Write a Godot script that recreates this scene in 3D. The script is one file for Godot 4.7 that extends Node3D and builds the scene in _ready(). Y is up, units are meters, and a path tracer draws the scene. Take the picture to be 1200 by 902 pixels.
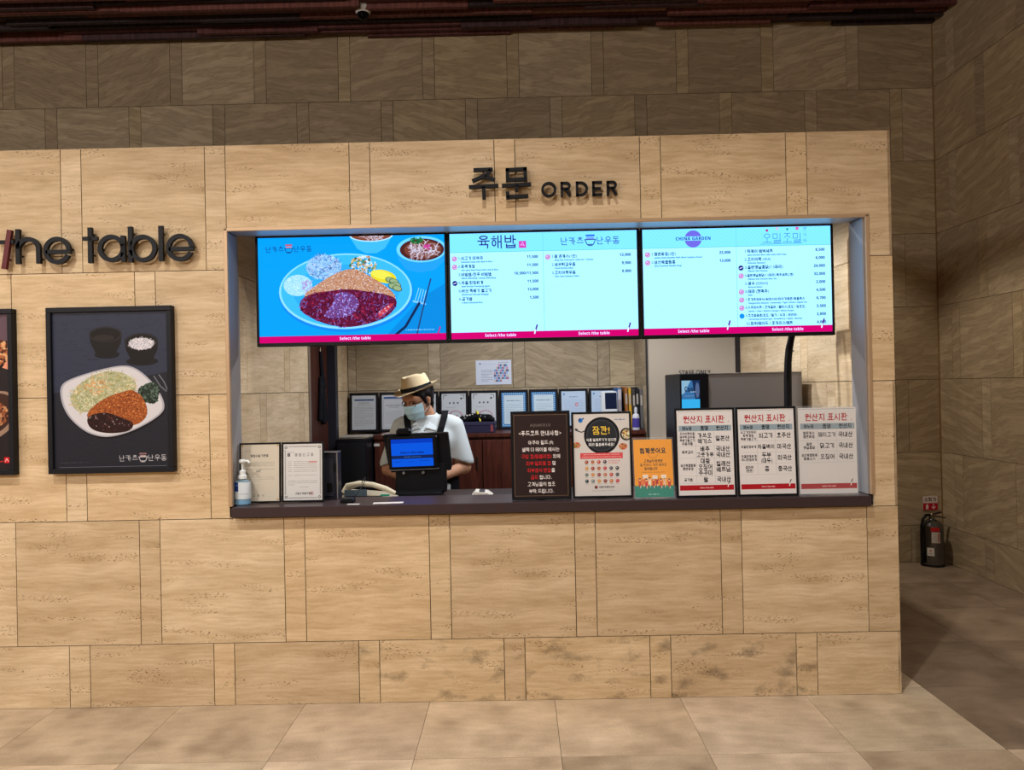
extends Node3D
# A food-hall order counter in a travertine wall: front wall face at z = 0, floor at y = 0, the hall lies towards +z.

const F := 840.0
const EYE := Vector3(1.7403, 1.5055, 3.4487)
const BACK := -2.478
const SIDE := 5.2147
const OPEN_L := 0.34
const OPEN_R := 3.437
const OPEN_T := 2.30
const SLAB_Y := 0.957

var eye_basis: Basis
var mats := {}
var rng := RandomNumberGenerator.new()
var taken := {}


func _ready() -> void:
	rng.seed = 77
	set_camera()
	set_environment()
	set_lights()
	build_setting()
	build_sign_letters()
	build_wall_posters()
	build_displays()
	build_counter_things()
	build_interior()
	build_person()
	build_corridor_things()
	print("built in ms ", Time.get_ticks_msec())


# ---------------------------------------------------------------- camera, light

func set_camera() -> void:
	eye_basis = Basis(Vector3.UP, 0.0077) * Basis(Vector3.RIGHT, 0.00297) * Basis(Vector3.BACK, -0.02048)
	var c := Camera3D.new()
	c.name = "camera"
	c.fov = rad_to_deg(2.0 * atan(451.0 / F))
	c.transform = Transform3D(eye_basis, EYE)
	c.near = 0.05
	c.far = 60.0
	add_child(c)
	c.current = true


func set_environment() -> void:
	var e := Environment.new()
	e.background_mode = Environment.BG_COLOR
	e.background_color = Color(0, 0, 0)
	e.tonemap_mode = Environment.TONE_MAPPER_LINEAR
	e.tonemap_exposure = 1.0
	e.sdfgi_enabled = true
	e.ssao_enabled = true
	e.ssil_enabled = true
	var w := WorldEnvironment.new()
	w.name = "world_environment"
	w.environment = e
	add_child(w)


func set_lights() -> void:
	# hall downlights in a row before the counter, one over the kiosk roof beside the corridor, and two in the kiosk's own ceiling
	for q in [[-3.1, 6.2], [-0.7, 6.1], [1.7, 6.2], [3.7, 3.4]]:
		downlight(Vector3(q[0], 4.40, 2.15), q[1], Color(1.0, 0.975, 0.94), 60.0, 0.55, 0.045, "recessed round downlight in the dark slat ceiling above the hall floor", "hall ceiling downlights")
	downlight(Vector3(3.06, 4.34, -1.4), 5.5, Color(1.0, 0.95, 0.87), 49.0, 0.25, 0.04, "recessed round downlight in the slat ceiling above the kiosk roof", "")
	for q in [Vector3(1.75, 2.615, -1.25), Vector3(2.55, 2.615, -0.5)]:
		downlight(q, 2.1, Color(0.95, 0.97, 1.0), 75.0, 0.4, 0.03, "small round downlight in the kiosk ceiling behind the menu screens", "kiosk ceiling downlights")
	for q in [Vector3(-4.6, 3.4, 4.9), Vector3(-2.4, 3.4, 4.9), Vector3(-0.2, 3.4, 4.9)]:  # lamps added out of view as fill for the dim back wall
		added_pendant(q, 4.4, Color(1.0, 0.98, 0.96))


func added_pendant(at: Vector3, energy: float, tint: Color) -> void:  # an invented hanging globe, there only to brighten walls and hall
	var t = thing("added_fill_lamp", "round opal lamp out of view, added to brighten the back wall", "pendant lamp", at, "added fill lamps out of view")
	var st := tool()
	lathe(st, [Vector2(0, -0.15), Vector2(0.057, -0.139), Vector2(0.106, -0.106), Vector2(0.139, -0.057), Vector2(0.15, 0), Vector2(0.139, 0.057), Vector2(0.106, 0.106), Vector2(0.057, 0.139), Vector2(0, 0.15)], 24)
	var glow := mat("fill_globe_glow", tint, 0.4)
	glow.emission_enabled = true
	glow.emission = tint
	glow.emission_energy_multiplier = 2.0
	part(t, "lamp_globe", st, glow)
	st = tool()
	tube(st, [Vector3(0, 0.145, 0), Vector3(0, 4.43 - at.y, 0)], 0.006, 8)
	lathe(st, [Vector2(0, 0.18), Vector2(0.03, 0.17), Vector2(0.04, 0.14), Vector2(0, 0.14)], 16)
	part(t, "cord", st, mat("fill_lamp_cord", Color(0.05, 0.05, 0.05), 0.5))
	var l := OmniLight3D.new()
	l.name = "lamp"
	l.light_color = tint
	l.light_energy = energy
	l.light_size = 0.13
	l.omni_range = 16.0
	l.omni_attenuation = 2.0
	l.shadow_enabled = true
	t.add_child(l)


func downlight(at: Vector3, energy: float, tint: Color, angle: float, blend: float, size: float, label: String, group: String) -> void:
	var t = thing("ceiling_downlight", label, "ceiling light", at, group)
	var st := tool()
	lathe(st, [Vector2(0.045, 0.012), Vector2(0.045, 0.002), Vector2(0.062, 0.0), Vector2(0.064, 0.006), Vector2(0.064, 0.02)], 24)
	part(t, "ring", st, mat("lamp_ring", Color(0.75, 0.74, 0.72), 0.4, 0.6))
	st = tool()
	lathe(st, [Vector2(0.0, 0.011), Vector2(0.045, 0.011), Vector2(0.045, 0.02), Vector2(0.0, 0.02)], 24)
	var glow := mat("lamp_face_glow_%d" % int(energy * 10.0), tint, 0.5)
	glow.emission_enabled = true
	glow.emission = tint
	glow.emission_energy_multiplier = 3.0
	part(t, "lamp_face", st, glow)
	var l := SpotLight3D.new()
	l.name = "lamp"
	l.light_color = tint
	l.light_energy = energy
	l.light_size = size
	l.spot_angle = angle
	l.spot_angle_attenuation = blend
	l.spot_range = 14.0
	l.spot_attenuation = 2.0
	l.shadow_enabled = true
	t.add_child(l)
	l.position = Vector3(0, -0.012, 0)
	l.rotation.x = -PI / 2


# ---------------------------------------------------------------- helpers: objects

func W(px: float, py: float, z: float) -> Vector3:
	# the point of the plane z that a pixel of the photograph looks at
	var d := eye_basis * Vector3((px - 600.0) / F, -(py - 451.0) / F, -1.0)
	return EYE + d * ((z - EYE.z) / d.z)


func numbered(called: String) -> String:
	var n: int = taken.get(called, 0)
	taken[called] = n + 1
	return called if n == 0 else "%s_%03d" % [called, n]


func thing(called: String, label: String, category: String, at: Vector3, group := "") -> Node3D:
	var o := Node3D.new()
	o.name = numbered(called)
	add_child(o)
	o.position = at
	tag(o, label, category, group)
	return o


func tag(o: Node, label: String, category: String, group := "") -> void:
	o.set_meta("label", label)
	o.set_meta("category", category)
	if group != "":
		o.set_meta("group", group)


func structure(called: String, label: String, category: String) -> Node3D:
	var o := Node3D.new()
	o.name = called
	add_child(o)
	o.set_meta("kind", "structure")
	tag(o, label, category)
	return o


func part(parent: Node, called: String, st, m: Material, at := Vector3.ZERO, label := "") -> MeshInstance3D:
	var o := MeshInstance3D.new()
	o.name = called
	o.mesh = st.commit() if st is SurfaceTool else st
	o.material_override = m
	parent.add_child(o, true)
	o.position = at
	if label != "":
		o.set_meta("label", label)
	return o


func mat(called: String, c: Color, rough := 0.6, metal := 0.0) -> StandardMaterial3D:
	if mats.has(called):
		return mats[called]
	var m := StandardMaterial3D.new()
	m.resource_name = called
	m.albedo_color = c
	m.roughness = rough
	m.metallic = metal
	m.metallic_specular = 0.3
	mats[called] = m
	return m


func textured(called: String, t: Texture2D, rough := 0.6, coat := 0.0) -> StandardMaterial3D:
	var m := mat(called, Color.WHITE, rough)
	m.albedo_texture = t
	m.texture_filter = BaseMaterial3D.TEXTURE_FILTER_LINEAR_WITH_MIPMAPS
	if coat > 0.0:
		m.clearcoat_enabled = true
		m.clearcoat = coat
		m.clearcoat_roughness = 0.08
	return m


func glowing(called: String, t: Texture2D, energy: float, tint := Color.WHITE) -> StandardMaterial3D:
	var m := mat(called, Color(0.01, 0.01, 0.012), 0.6)
	m.metallic_specular = 0.1
	m.emission_enabled = true
	m.emission = tint
	m.emission_operator = BaseMaterial3D.EMISSION_OP_MULTIPLY
	m.emission_texture = t
	m.emission_energy_multiplier = energy
	return m


# ---------------------------------------------------------------- helpers: shapes

func tool() -> SurfaceTool:
	var st := SurfaceTool.new()
	st.begin(Mesh.PRIMITIVE_TRIANGLES)
	return st


func vert(st: SurfaceTool, p: Vector3, n: Vector3, uv: Vector2) -> void:
	st.set_normal(n)
	st.set_uv(uv)
	st.add_vertex(p)


func tri(st: SurfaceTool, a: Vector3, b: Vector3, c: Vector3, na: Vector3, nb: Vector3, nc: Vector3, ua := Vector2.ZERO, ub := Vector2.ZERO, uc := Vector2.ZERO) -> void:
	# front faces run clockwise
	if (b - a).cross(c - a).dot(na + nb + nc) > 0.0:
		vert(st, a, na, ua); vert(st, c, nc, uc); vert(st, b, nb, ub)
	else:
		vert(st, a, na, ua); vert(st, b, nb, ub); vert(st, c, nc, uc)


func quad(st: SurfaceTool, a: Vector3, b: Vector3, c: Vector3, d: Vector3, n: Vector3, ua := Vector2.ZERO, ub := Vector2.ZERO, uc := Vector2.ZERO, ud := Vector2.ZERO) -> void:
	tri(st, a, b, c, n, n, n, ua, ub, uc)
	tri(st, a, c, d, n, n, n, ua, uc, ud)


func face_uv(p: Vector3, n: Vector3) -> Vector2:
	var m := n.abs()
	if m.z >= m.x and m.z >= m.y:
		return Vector2(p.x, -p.y)
	if m.x >= m.y:
		return Vector2(p.z, -p.y)
	return Vector2(p.x, p.z)


func box(st: SurfaceTool, lo: Vector3, hi: Vector3, ch := 0.0, xf := Transform3D.IDENTITY) -> void:
	# a box, its edges chamfered by ch
	var c := (lo + hi) / 2.0
	var h := (hi - lo) / 2.0
	var k := minf(ch, minf(h.x, minf(h.y, h.z)) * 0.9)
	for axis in 3:
		for s in [-1.0, 1.0]:
			var u := (axis + 1) % 3
			var v := (axis + 2) % 3
			var n := Vector3.ZERO
			n[axis] = s
			var q := []
			for e in [[-1, -1], [1, -1], [1, 1], [-1, 1]]:
				var p := c
				p[axis] += s * h[axis]
				p[u] += e[0] * (h[u] - k)
				p[v] += e[1] * (h[v] - k)
				q.append(p)
			var wn := (xf.basis * n).normalized()
			quad(st, xf * q[0], xf * q[1], xf * q[2], xf * q[3], wn, face_uv(q[0], n), face_uv(q[1], n), face_uv(q[2], n), face_uv(q[3], n))
	if k <= 0.0:
		return
	for axis in 3:
		var u := (axis + 1) % 3
		var v := (axis + 2) % 3
		for su in [-1.0, 1.0]:
			for sv in [-1.0, 1.0]:
				var n := Vector3.ZERO
				n[u] = su
				n[v] = sv
				n = n.normalized()
				var q := []
				for e in [[-1, 0], [1, 0], [1, 1], [-1, 1]]:
					var p := c
					p[axis] += e[0] * (h[axis] - k)
					p[u] += su * (h[u] - (k if e[1] == 1 else 0.0))
					p[v] += sv * (h[v] - (0.0 if e[1] == 1 else k))
					q.append(p)
				quad(st, xf * q[0], xf * q[1], xf * q[2], xf * q[3], (xf.basis * n).normalized(), face_uv(q[0], n), face_uv(q[1], n), face_uv(q[2], n), face_uv(q[3], n))
	for sx in [-1.0, 1.0]:
		for sy in [-1.0, 1.0]:
			for sz in [-1.0, 1.0]:
				var s := Vector3(sx, sy, sz)
				var n := (xf.basis * s).normalized()
				var a := c + s * Vector3(h.x, h.y - k, h.z - k)
				var b := c + s * Vector3(h.x - k, h.y, h.z - k)
				var d := c + s * Vector3(h.x - k, h.y - k, h.z)
				tri(st, xf * a, xf * b, xf * d, n, n, n, face_uv(a, s), face_uv(b, s), face_uv(d, s))


func bx(center: Vector3, size: Vector3, ch := 0.0, xf := Transform3D.IDENTITY) -> SurfaceTool:
	var st := tool()
	box(st, center - size / 2.0, center + size / 2.0, ch, xf)
	return st


func lathe(st: SurfaceTool, profile: Array, seg := 24, at := Vector3.ZERO, sx := 1.0, sz := 1.0, xf := Transform3D.IDENTITY) -> void:
	for i in profile.size() - 1:
		var a: Vector2 = profile[i]
		var b: Vector2 = profile[i + 1]
		var d := b - a
		if d.length() < 1e-6:
			continue
		var n2 := Vector2(d.y, -d.x).normalized()
		for j in seg:
			var q := []
			var ns := []
			var uvs := []
			for e in [[j, a], [j + 1, a], [j + 1, b], [j, b]]:
				var t: float = TAU * e[0] / seg
				var r: Vector2 = e[1]
				q.append(xf * (at + Vector3(cos(t) * r.x * sx, r.y, sin(t) * r.x * sz)))
				ns.append((xf.basis * Vector3(cos(t) * n2.x / sx, n2.y, sin(t) * n2.x / sz)).normalized())
				uvs.append(Vector2(1.0 - e[0] / float(seg), 1.0 - r.y))
			tri(st, q[0], q[1], q[2], ns[0], ns[1], ns[2], uvs[0], uvs[1], uvs[2])
			tri(st, q[0], q[2], q[3], ns[0], ns[2], ns[3], uvs[0], uvs[2], uvs[3])


func tube(st: SurfaceTool, path: Array, radii, sides := 10, flat := 1.0) -> void:
	# a round (or, with flat < 1, flattened) tube along a path; capped
	var up := Vector3.UP
	var rings := []
	var norms := []
	var count := path.size()
	for i in count:
		var t: Vector3 = (path[mini(i + 1, count - 1)] - path[maxi(i - 1, 0)]).normalized()
		if absf(t.dot(up)) > 0.95:
			up = Vector3.BACK if absf(t.z) < 0.9 else Vector3.RIGHT
		var a := t.cross(up).normalized()
		var b := a.cross(t).normalized()
		up = b
		var r: float = radii[i] if radii is Array else radii
		var ring := []
		var nr := []
		for j in sides:
			var g := TAU * j / sides
			ring.append(path[i] + a * cos(g) * r + b * sin(g) * r * flat)
			nr.append((a * cos(g) * flat + b * sin(g)).normalized())
		rings.append(ring)
		norms.append(nr)
	for i in count - 1:
		for j in sides:
			var k := (j + 1) % sides
			tri(st, rings[i][j], rings[i][k], rings[i + 1][k], norms[i][j], norms[i][k], norms[i + 1][k])
			tri(st, rings[i][j], rings[i + 1][k], rings[i + 1][j], norms[i][j], norms[i + 1][k], norms[i + 1][j])
	for e in [0, count - 1]:
		var n: Vector3 = (path[0] - path[1]).normalized() if e == 0 else (path[count - 1] - path[count - 2]).normalized()
		for j in range(1, sides - 1):
			tri(st, rings[e][0], rings[e][j], rings[e][j + 1], n, n, n)


func extrude(st: SurfaceTool, poly: PackedVector2Array, z0: float, z1: float, xf := Transform3D.IDENTITY) -> void:
	var index := Geometry2D.triangulate_polygon(poly)
	for s in 2:
		var z := z1 if s == 1 else z0
		var n := xf.basis * Vector3(0, 0, 1.0 if s == 1 else -1.0)
		for i in range(0, index.size(), 3):
			var a := poly[index[i]]
			var b := poly[index[i + 1]]
			var c := poly[index[i + 2]]
			tri(st, xf * Vector3(a.x, a.y, z), xf * Vector3(b.x, b.y, z), xf * Vector3(c.x, c.y, z), n, n, n, Vector2(a.x, -a.y), Vector2(b.x, -b.y), Vector2(c.x, -c.y))
	var area := 0.0
	for i in poly.size():
		area += poly[i].cross(poly[(i + 1) % poly.size()])
	for i in poly.size():
		var a := poly[i]
		var b := poly[(i + 1) % poly.size()]
		var n2 := Vector2(b.y - a.y, a.x - b.x).normalized() * signf(area)
		quad(st, xf * Vector3(a.x, a.y, z0), xf * Vector3(b.x, b.y, z0), xf * Vector3(b.x, b.y, z1), xf * Vector3(a.x, a.y, z1), xf.basis * Vector3(n2.x, n2.y, 0))


func arc_band(st: SurfaceTool, c: Vector2, r0: float, r1: float, a0: float, a1: float, z0: float, z1: float) -> void:
	# part of a flat ring, extruded
	var steps := maxi(4, int(absf(a1 - a0) / TAU * 48.0))
	for i in steps:
		var t0 := lerpf(a0, a1, i / float(steps))
		var t1 := lerpf(a0, a1, (i + 1) / float(steps))
		var d0 := Vector2(cos(t0), sin(t0))
		var d1 := Vector2(cos(t1), sin(t1))
		var p := [c + d0 * r0, c + d1 * r0, c + d1 * r1, c + d0 * r1]
		for s in 2:
			var z := z1 if s == 1 else z0
			quad(st, v3(p[0], z), v3(p[1], z), v3(p[2], z), v3(p[3], z), Vector3(0, 0, 1.0 if s == 1 else -1.0))
		quad(st, v3(p[3], z0), v3(p[2], z0), v3(p[2], z1), v3(p[3], z1), v3((d0 + d1).normalized(), 0))
		quad(st, v3(p[0], z0), v3(p[1], z0), v3(p[1], z1), v3(p[0], z1), v3(-(d0 + d1).normalized(), 0))
		if i == 0:
			quad(st, v3(p[0], z0), v3(p[3], z0), v3(p[3], z1), v3(p[0], z1), v3(Vector2(d0.y, -d0.x), 0))
		if i == steps - 1:
			quad(st, v3(p[1], z0), v3(p[2], z0), v3(p[2], z1), v3(p[1], z1), v3(Vector2(-d1.y, d1.x), 0))


func v3(p: Vector2, z: float) -> Vector3:
	return Vector3(p.x, p.y, z)


func bar(st: SurfaceTool, a: Vector2, b: Vector2, w: float, z0: float, z1: float) -> void:
	# a straight bar of width w from a to b with square ends, extruded
	var d := (b - a).normalized()
	var n := Vector2(-d.y, d.x) * w / 2.0
	extrude(st, PackedVector2Array([a + n, a - n, b - n, b + n]), z0, z1)


func sheet(w: float, h: float, z := 0.0) -> SurfaceTool:
	# an upright sheet standing on y = 0 and facing +z, its picture filling it
	var st := tool()
	quad(st, Vector3(-w / 2, 0, z), Vector3(w / 2, 0, z), Vector3(w / 2, h, z), Vector3(-w / 2, h, z), Vector3(0, 0, 1), Vector2(0, 1), Vector2(1, 1), Vector2(1, 0), Vector2(0, 0))
	return st


func blob(st: SurfaceTool, bones: Array, cell: float, k: float, xf := Transform3D.IDENTITY, cut = null) -> void:
	# tapered capsules [a, b, ra, rb] joined by a smooth minimum and meshed as surface nets
	var lo := Vector3(1e9, 1e9, 1e9)
	var hi := -lo
	for bn in bones:
		var r: float = maxf(bn[2], bn[3])
		for e in 2:
			var p: Vector3 = bn[e]
			lo = lo.min(p - Vector3(r, r, r))
			hi = hi.max(p + Vector3(r, r, r))
	var pad := Vector3.ONE * (cell * 2.5 + k * 0.3)
	lo -= pad
	hi += pad
	var nx := int((hi.x - lo.x) / cell) + 2
	var ny := int((hi.y - lo.y) / cell) + 2
	var nz := int((hi.z - lo.z) / cell) + 2
	var f := PackedFloat32Array()
	f.resize(nx * ny * nz)
	f.fill(1.0)
	for bn in bones:
		var a: Vector3 = bn[0]
		var b: Vector3 = bn[1]
		var ra: float = bn[2]
		var rb: float = bn[3]
		var ab := b - a
		var l2 := maxf(ab.length_squared(), 1e-9)
		var m := maxf(ra, rb) + k + cell * 2.0
		var p0 := (a.min(b) - Vector3(m, m, m) - lo) / cell
		var p1 := (a.max(b) + Vector3(m, m, m) - lo) / cell
		for z in range(maxi(0, int(p0.z)), mini(nz, int(p1.z) + 2)):
			for y in range(maxi(0, int(p0.y)), mini(ny, int(p1.y) + 2)):
				var row := (z * ny + y) * nx
				for x in range(maxi(0, int(p0.x)), mini(nx, int(p1.x) + 2)):
					var pa := lo + Vector3(x, y, z) * cell - a
					var t := clampf(pa.dot(ab) / l2, 0.0, 1.0)
					var d := (pa - ab * t).length() - lerpf(ra, rb, t)
					var o := f[row + x]
					var h := maxf(k - absf(o - d), 0.0) / k
					f[row + x] = minf(o, d) - h * h * k * 0.25
	if cut != null:
		for z in nz:
			for y in ny:
				for x in nx:
					var i := (z * ny + y) * nx + x
					if f[i] < cell * 3.0:
						var away: float = cut.call(lo + Vector3(x, y, z) * cell)
						f[i] = maxf(f[i], away)
	var offs := [0, 1, nx, nx + 1, nx * ny, nx * ny + 1, nx * ny + nx, nx * ny + nx + 1]
	var edges := [[0, 1], [2, 3], [4, 5], [6, 7], [0, 2], [1, 3], [4, 6], [5, 7], [0, 4], [1, 5], [2, 6], [3, 7]]
	var id := {}
	var pos: Array[Vector3] = []
	var nor: Array[Vector3] = []
	for z in nz - 1:
		for y in ny - 1:
			for x in nx - 1:
				var i := (z * ny + y) * nx + x
				var mask := 0
				for c in 8:
					if f[i + offs[c]] < 0.0:
						mask |= 1 << c
				if mask == 0 or mask == 255:
					continue
				var sum := Vector3.ZERO
				var cnt := 0
				for e in edges:
					var f0 := f[i + offs[e[0]]]
					var f1 := f[i + offs[e[1]]]
					if (f0 < 0.0) != (f1 < 0.0):
						var t := f0 / (f0 - f1)
						sum += Vector3(e[0] & 1, (e[0] >> 1) & 1, e[0] >> 2).lerp(Vector3(e[1] & 1, (e[1] >> 1) & 1, e[1] >> 2), t)
						cnt += 1
				var g := Vector3(f[i + 1] - f[i] + f[i + offs[7]] - f[i + offs[6]] + f[i + offs[3]] - f[i + offs[2]] + f[i + offs[5]] - f[i + offs[4]],
					f[i + nx] - f[i] + f[i + offs[7]] - f[i + offs[5]] + f[i + offs[3]] - f[i + offs[1]] + f[i + offs[6]] - f[i + offs[4]],
					f[i + offs[4]] - f[i] + f[i + offs[7]] - f[i + offs[3]] + f[i + offs[5]] - f[i + offs[1]] + f[i + offs[6]] - f[i + offs[2]])
				id[i] = pos.size()
				pos.append(xf * (lo + (Vector3(x, y, z) + sum / cnt) * cell))
				nor.append((xf.basis * g).normalized())
	var steps := [1, nx, nx * ny]
	for i in id.keys():
		for axis in 3:
			var j: int = i + steps[axis]
			if (f[i] < 0.0) == (f[j] < 0.0):
				continue
			var su: int = steps[(axis + 1) % 3]
			var sv: int = steps[(axis + 2) % 3]
			if not (id.has(i - su) and id.has(i - sv) and id.has(i - su - sv)):
				continue
			var a: int = id[i]
			var b: int = id[i - su]
			var c: int = id[i - su - sv]
			var d: int = id[i - sv]
			tri(st, pos[a], pos[b], pos[c], nor[a], nor[b], nor[c])
			tri(st, pos[a], pos[c], pos[d], nor[a], nor[c], nor[d])


# ---------------------------------------------------------------- helpers: print (lettering and pictures computed into textures)

const LEAD := ["g", "gg", "n", "d", "dd", "r", "m", "b", "bb", "s", "ss", "o", "j", "jj", "ch", "k", "t", "p", "h"]
const TAIL := ["", "g", "gg", "gs", "n", "nj", "nh", "d", "r", "rg", "rm", "rb", "rs", "rt", "rp", "rh", "m", "b", "bs", "s", "ss", "o", "j", "ch", "k", "t", "p", "h"]
const PAIRS := {"gg": ["g", "g"], "dd": ["d", "d"], "bb": ["b", "b"], "ss": ["s", "s"], "jj": ["j", "j"], "gs": ["g", "s"], "nj": ["n", "j"], "nh": ["n", "h"], "rg": ["r", "g"], "rm": ["r", "m"], "rb": ["r", "b"], "rs": ["r", "s"], "rt": ["r", "t"], "rp": ["r", "p"], "rh": ["r", "h"], "bs": ["b", "s"]}
const JAMO := {
	"g": [[0, 0, 1, 0, 0.95, 1]], "n": [[0, 0, 0, 1, 1, 1]], "d": [[1, 0, 0, 0, 0, 1, 1, 1]], "r": [[0, 0, 1, 0, 1, 0.5, 0, 0.5, 0, 1, 1, 1]], "m": [[0, 0, 1, 0, 1, 1, 0, 1, 0, 0]],
	"b": [[0, 0, 0, 1, 1, 1, 1, 0], [0, 0.45, 1, 0.45]], "s": [[0.5, 0, 0.42, 0.45, 0, 1], [0.45, 0.35, 1, 1]], "j": [[0, 0, 1, 0], [0.55, 0, 0.42, 0.5, 0, 1], [0.45, 0.45, 1, 1]],
	"ch": [[0.35, 0, 0.65, 0], [0, 0.25, 1, 0.25], [0.52, 0.25, 0.42, 0.6, 0, 1], [0.45, 0.55, 1, 1]], "k": [[0, 0, 1, 0, 0.95, 1], [0, 0.45, 0.97, 0.45]], "t": [[1, 0, 0, 0, 0, 1, 1, 1], [0, 0.5, 0.95, 0.5]],
	"p": [[0, 0, 1, 0], [0, 1, 1, 1], [0.3, 0, 0.3, 1], [0.7, 0, 0.7, 1]],
}


func ring_of(cx: float, cy: float, rx: float, ry: float) -> Array:
	var a := []
	for i in 15:
		a.append(cx + cos(TAU * i / 14.0) * rx)
		a.append(cy + sin(TAU * i / 14.0) * ry)
	return a


func consonant(out: Array, name_: String, x: float, y: float, w: float, h: float) -> void:
	if PAIRS.has(name_):
		consonant(out, PAIRS[name_][0], x, y, w * 0.44, h)
		consonant(out, PAIRS[name_][1], x + w * 0.56, y, w * 0.44, h)
		return
	var lines: Array
	if name_ == "o":
		lines = [ring_of(0.5, 0.5, 0.5, 0.5)]
	elif name_ == "h":
		lines = [[0.35, 0, 0.65, 0], [0, 0.24, 1, 0.24], ring_of(0.5, 0.7, 0.38, 0.3)]
	else:
		lines = JAMO[name_]
	for l in lines:
		var p := []
		for i in range(0, l.size(), 2):
			p.append(x + l[i] * w)
			p.append(y + l[i + 1] * h)
		out.append(p)


func hangul(code: int) -> Array:
	# the strokes of a syllable in a unit square, y down
	var s := code - 0xAC00
	var lead: String = LEAD[s / 588]
	var v := (s % 588) / 28
	var tail: String = TAIL[s % 28]
	var out := []
	var b := 0.60 if tail != "" else 0.92    # where lead and vowel end
	var up := v in [0, 1, 2, 3, 4, 5, 6, 7, 20]
	var lying := v in [8, 12, 13, 17, 18]
	if up:
		var wide := v in [1, 3, 5, 7]
		consonant(out, lead, 0.08, 0.10 if tail == "" else 0.06, 0.36 if wide else 0.44, (0.70 if tail == "" else b - 0.14))
		stem(out, v, 0.58 if wide else 0.70, 0.03, b + 0.05)
	elif lying:
		var ch := (0.40 if tail == "" else 0.24)
		consonant(out, lead, 0.20, 0.05, 0.60, ch)
		floor_vowel(out, v, 0.05, 0.95, 0.05 + ch + 0.08, b + (0.0 if tail == "" else 0.02))
	else:
		var low: int = {9: 8, 10: 8, 11: 8, 14: 13, 15: 13, 16: 13, 19: 18}[v]
		var side: int = {9: 0, 10: 1, 11: 20, 14: 4, 15: 5, 16: 20, 19: 20}[v]
		var ch := (0.36 if tail == "" else 0.22)
		consonant(out, lead, 0.10, 0.06, 0.44, ch)
		floor_vowel(out, low, 0.03, 0.62, 0.06 + ch + 0.07, b - 0.06 if tail == "" else b + 0.0)
		stem(out, side, 0.66 if side in [1, 5] else 0.74, 0.03, b + 0.05)
	if tail != "":
		consonant(out, tail, 0.18, 0.70, 0.66, 0.25)
	return out


func stem(out: Array, v: int, x: float, y0: float, y1: float) -> void:
	var m := (y0 + y1) / 2.0
	var g := (y1 - y0) * 0.13
	match v:
		0: out.append([x, y0, x, y1]); out.append([x, m, x + 0.2, m])
		1: out.append([x, y0 + 0.03, x, y1 - 0.03]); out.append([x + 0.24, y0, x + 0.24, y1]); out.append([x, m, x + 0.24, m])
		2: out.append([x, y0, x, y1]); out.append([x, m - g, x + 0.2, m - g]); out.append([x, m + g, x + 0.2, m + g])
		3: out.append([x, y0, x, y1]); out.append([x + 0.24, y0, x + 0.24, y1]); out.append([x, m - g, x + 0.24, m - g]); out.append([x, m + g, x + 0.24, m + g])
		4: out.append([x + 0.12, y0, x + 0.12, y1]); out.append([x - 0.1, m, x + 0.12, m])
		5: out.append([x + 0.06, y0 + 0.03, x + 0.06, y1 - 0.03]); out.append([x + 0.28, y0, x + 0.28, y1]); out.append([x - 0.1, m, x + 0.06, m])
		6: out.append([x + 0.12, y0, x + 0.12, y1]); out.append([x - 0.1, m - g, x + 0.12, m - g]); out.append([x - 0.1, m + g, x + 0.12, m + g])
		7: out.append([x + 0.06, y0, x + 0.06, y1]); out.append([x + 0.28, y0, x + 0.28, y1]); out.append([x - 0.1, m - g, x + 0.06, m - g]); out.append([x - 0.1, m + g, x + 0.06, m + g])
		20: out.append([x + 0.1, y0, x + 0.1, y1])


func floor_vowel(out: Array, v: int, x0: float, x1: float, y0: float, y1: float) -> void:
	var m := (x0 + x1) / 2.0
	var d := (x1 - x0) * 0.16
	match v:
		8: out.append([x0, y1 - 0.04, x1, y1 - 0.04]); out.append([m, y0, m, y1 - 0.04])
		12: out.append([x0, y1 - 0.04, x1, y1 - 0.04]); out.append([m - d, y0, m - d, y1 - 0.04]); out.append([m + d, y0, m + d, y1 - 0.04])
		13: out.append([x0, y0 + 0.05, x1, y0 + 0.05]); out.append([m, y0 + 0.05, m, y1 + 0.04])
		17: out.append([x0, y0 + 0.05, x1, y0 + 0.05]); out.append([m - d, y0 + 0.05, m - d, y1 + 0.04]); out.append([m + d, y0 + 0.05, m + d, y1 + 0.04])
		18: out.append([x0, (y0 + y1) / 2.0, x1, (y0 + y1) / 2.0])


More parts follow.
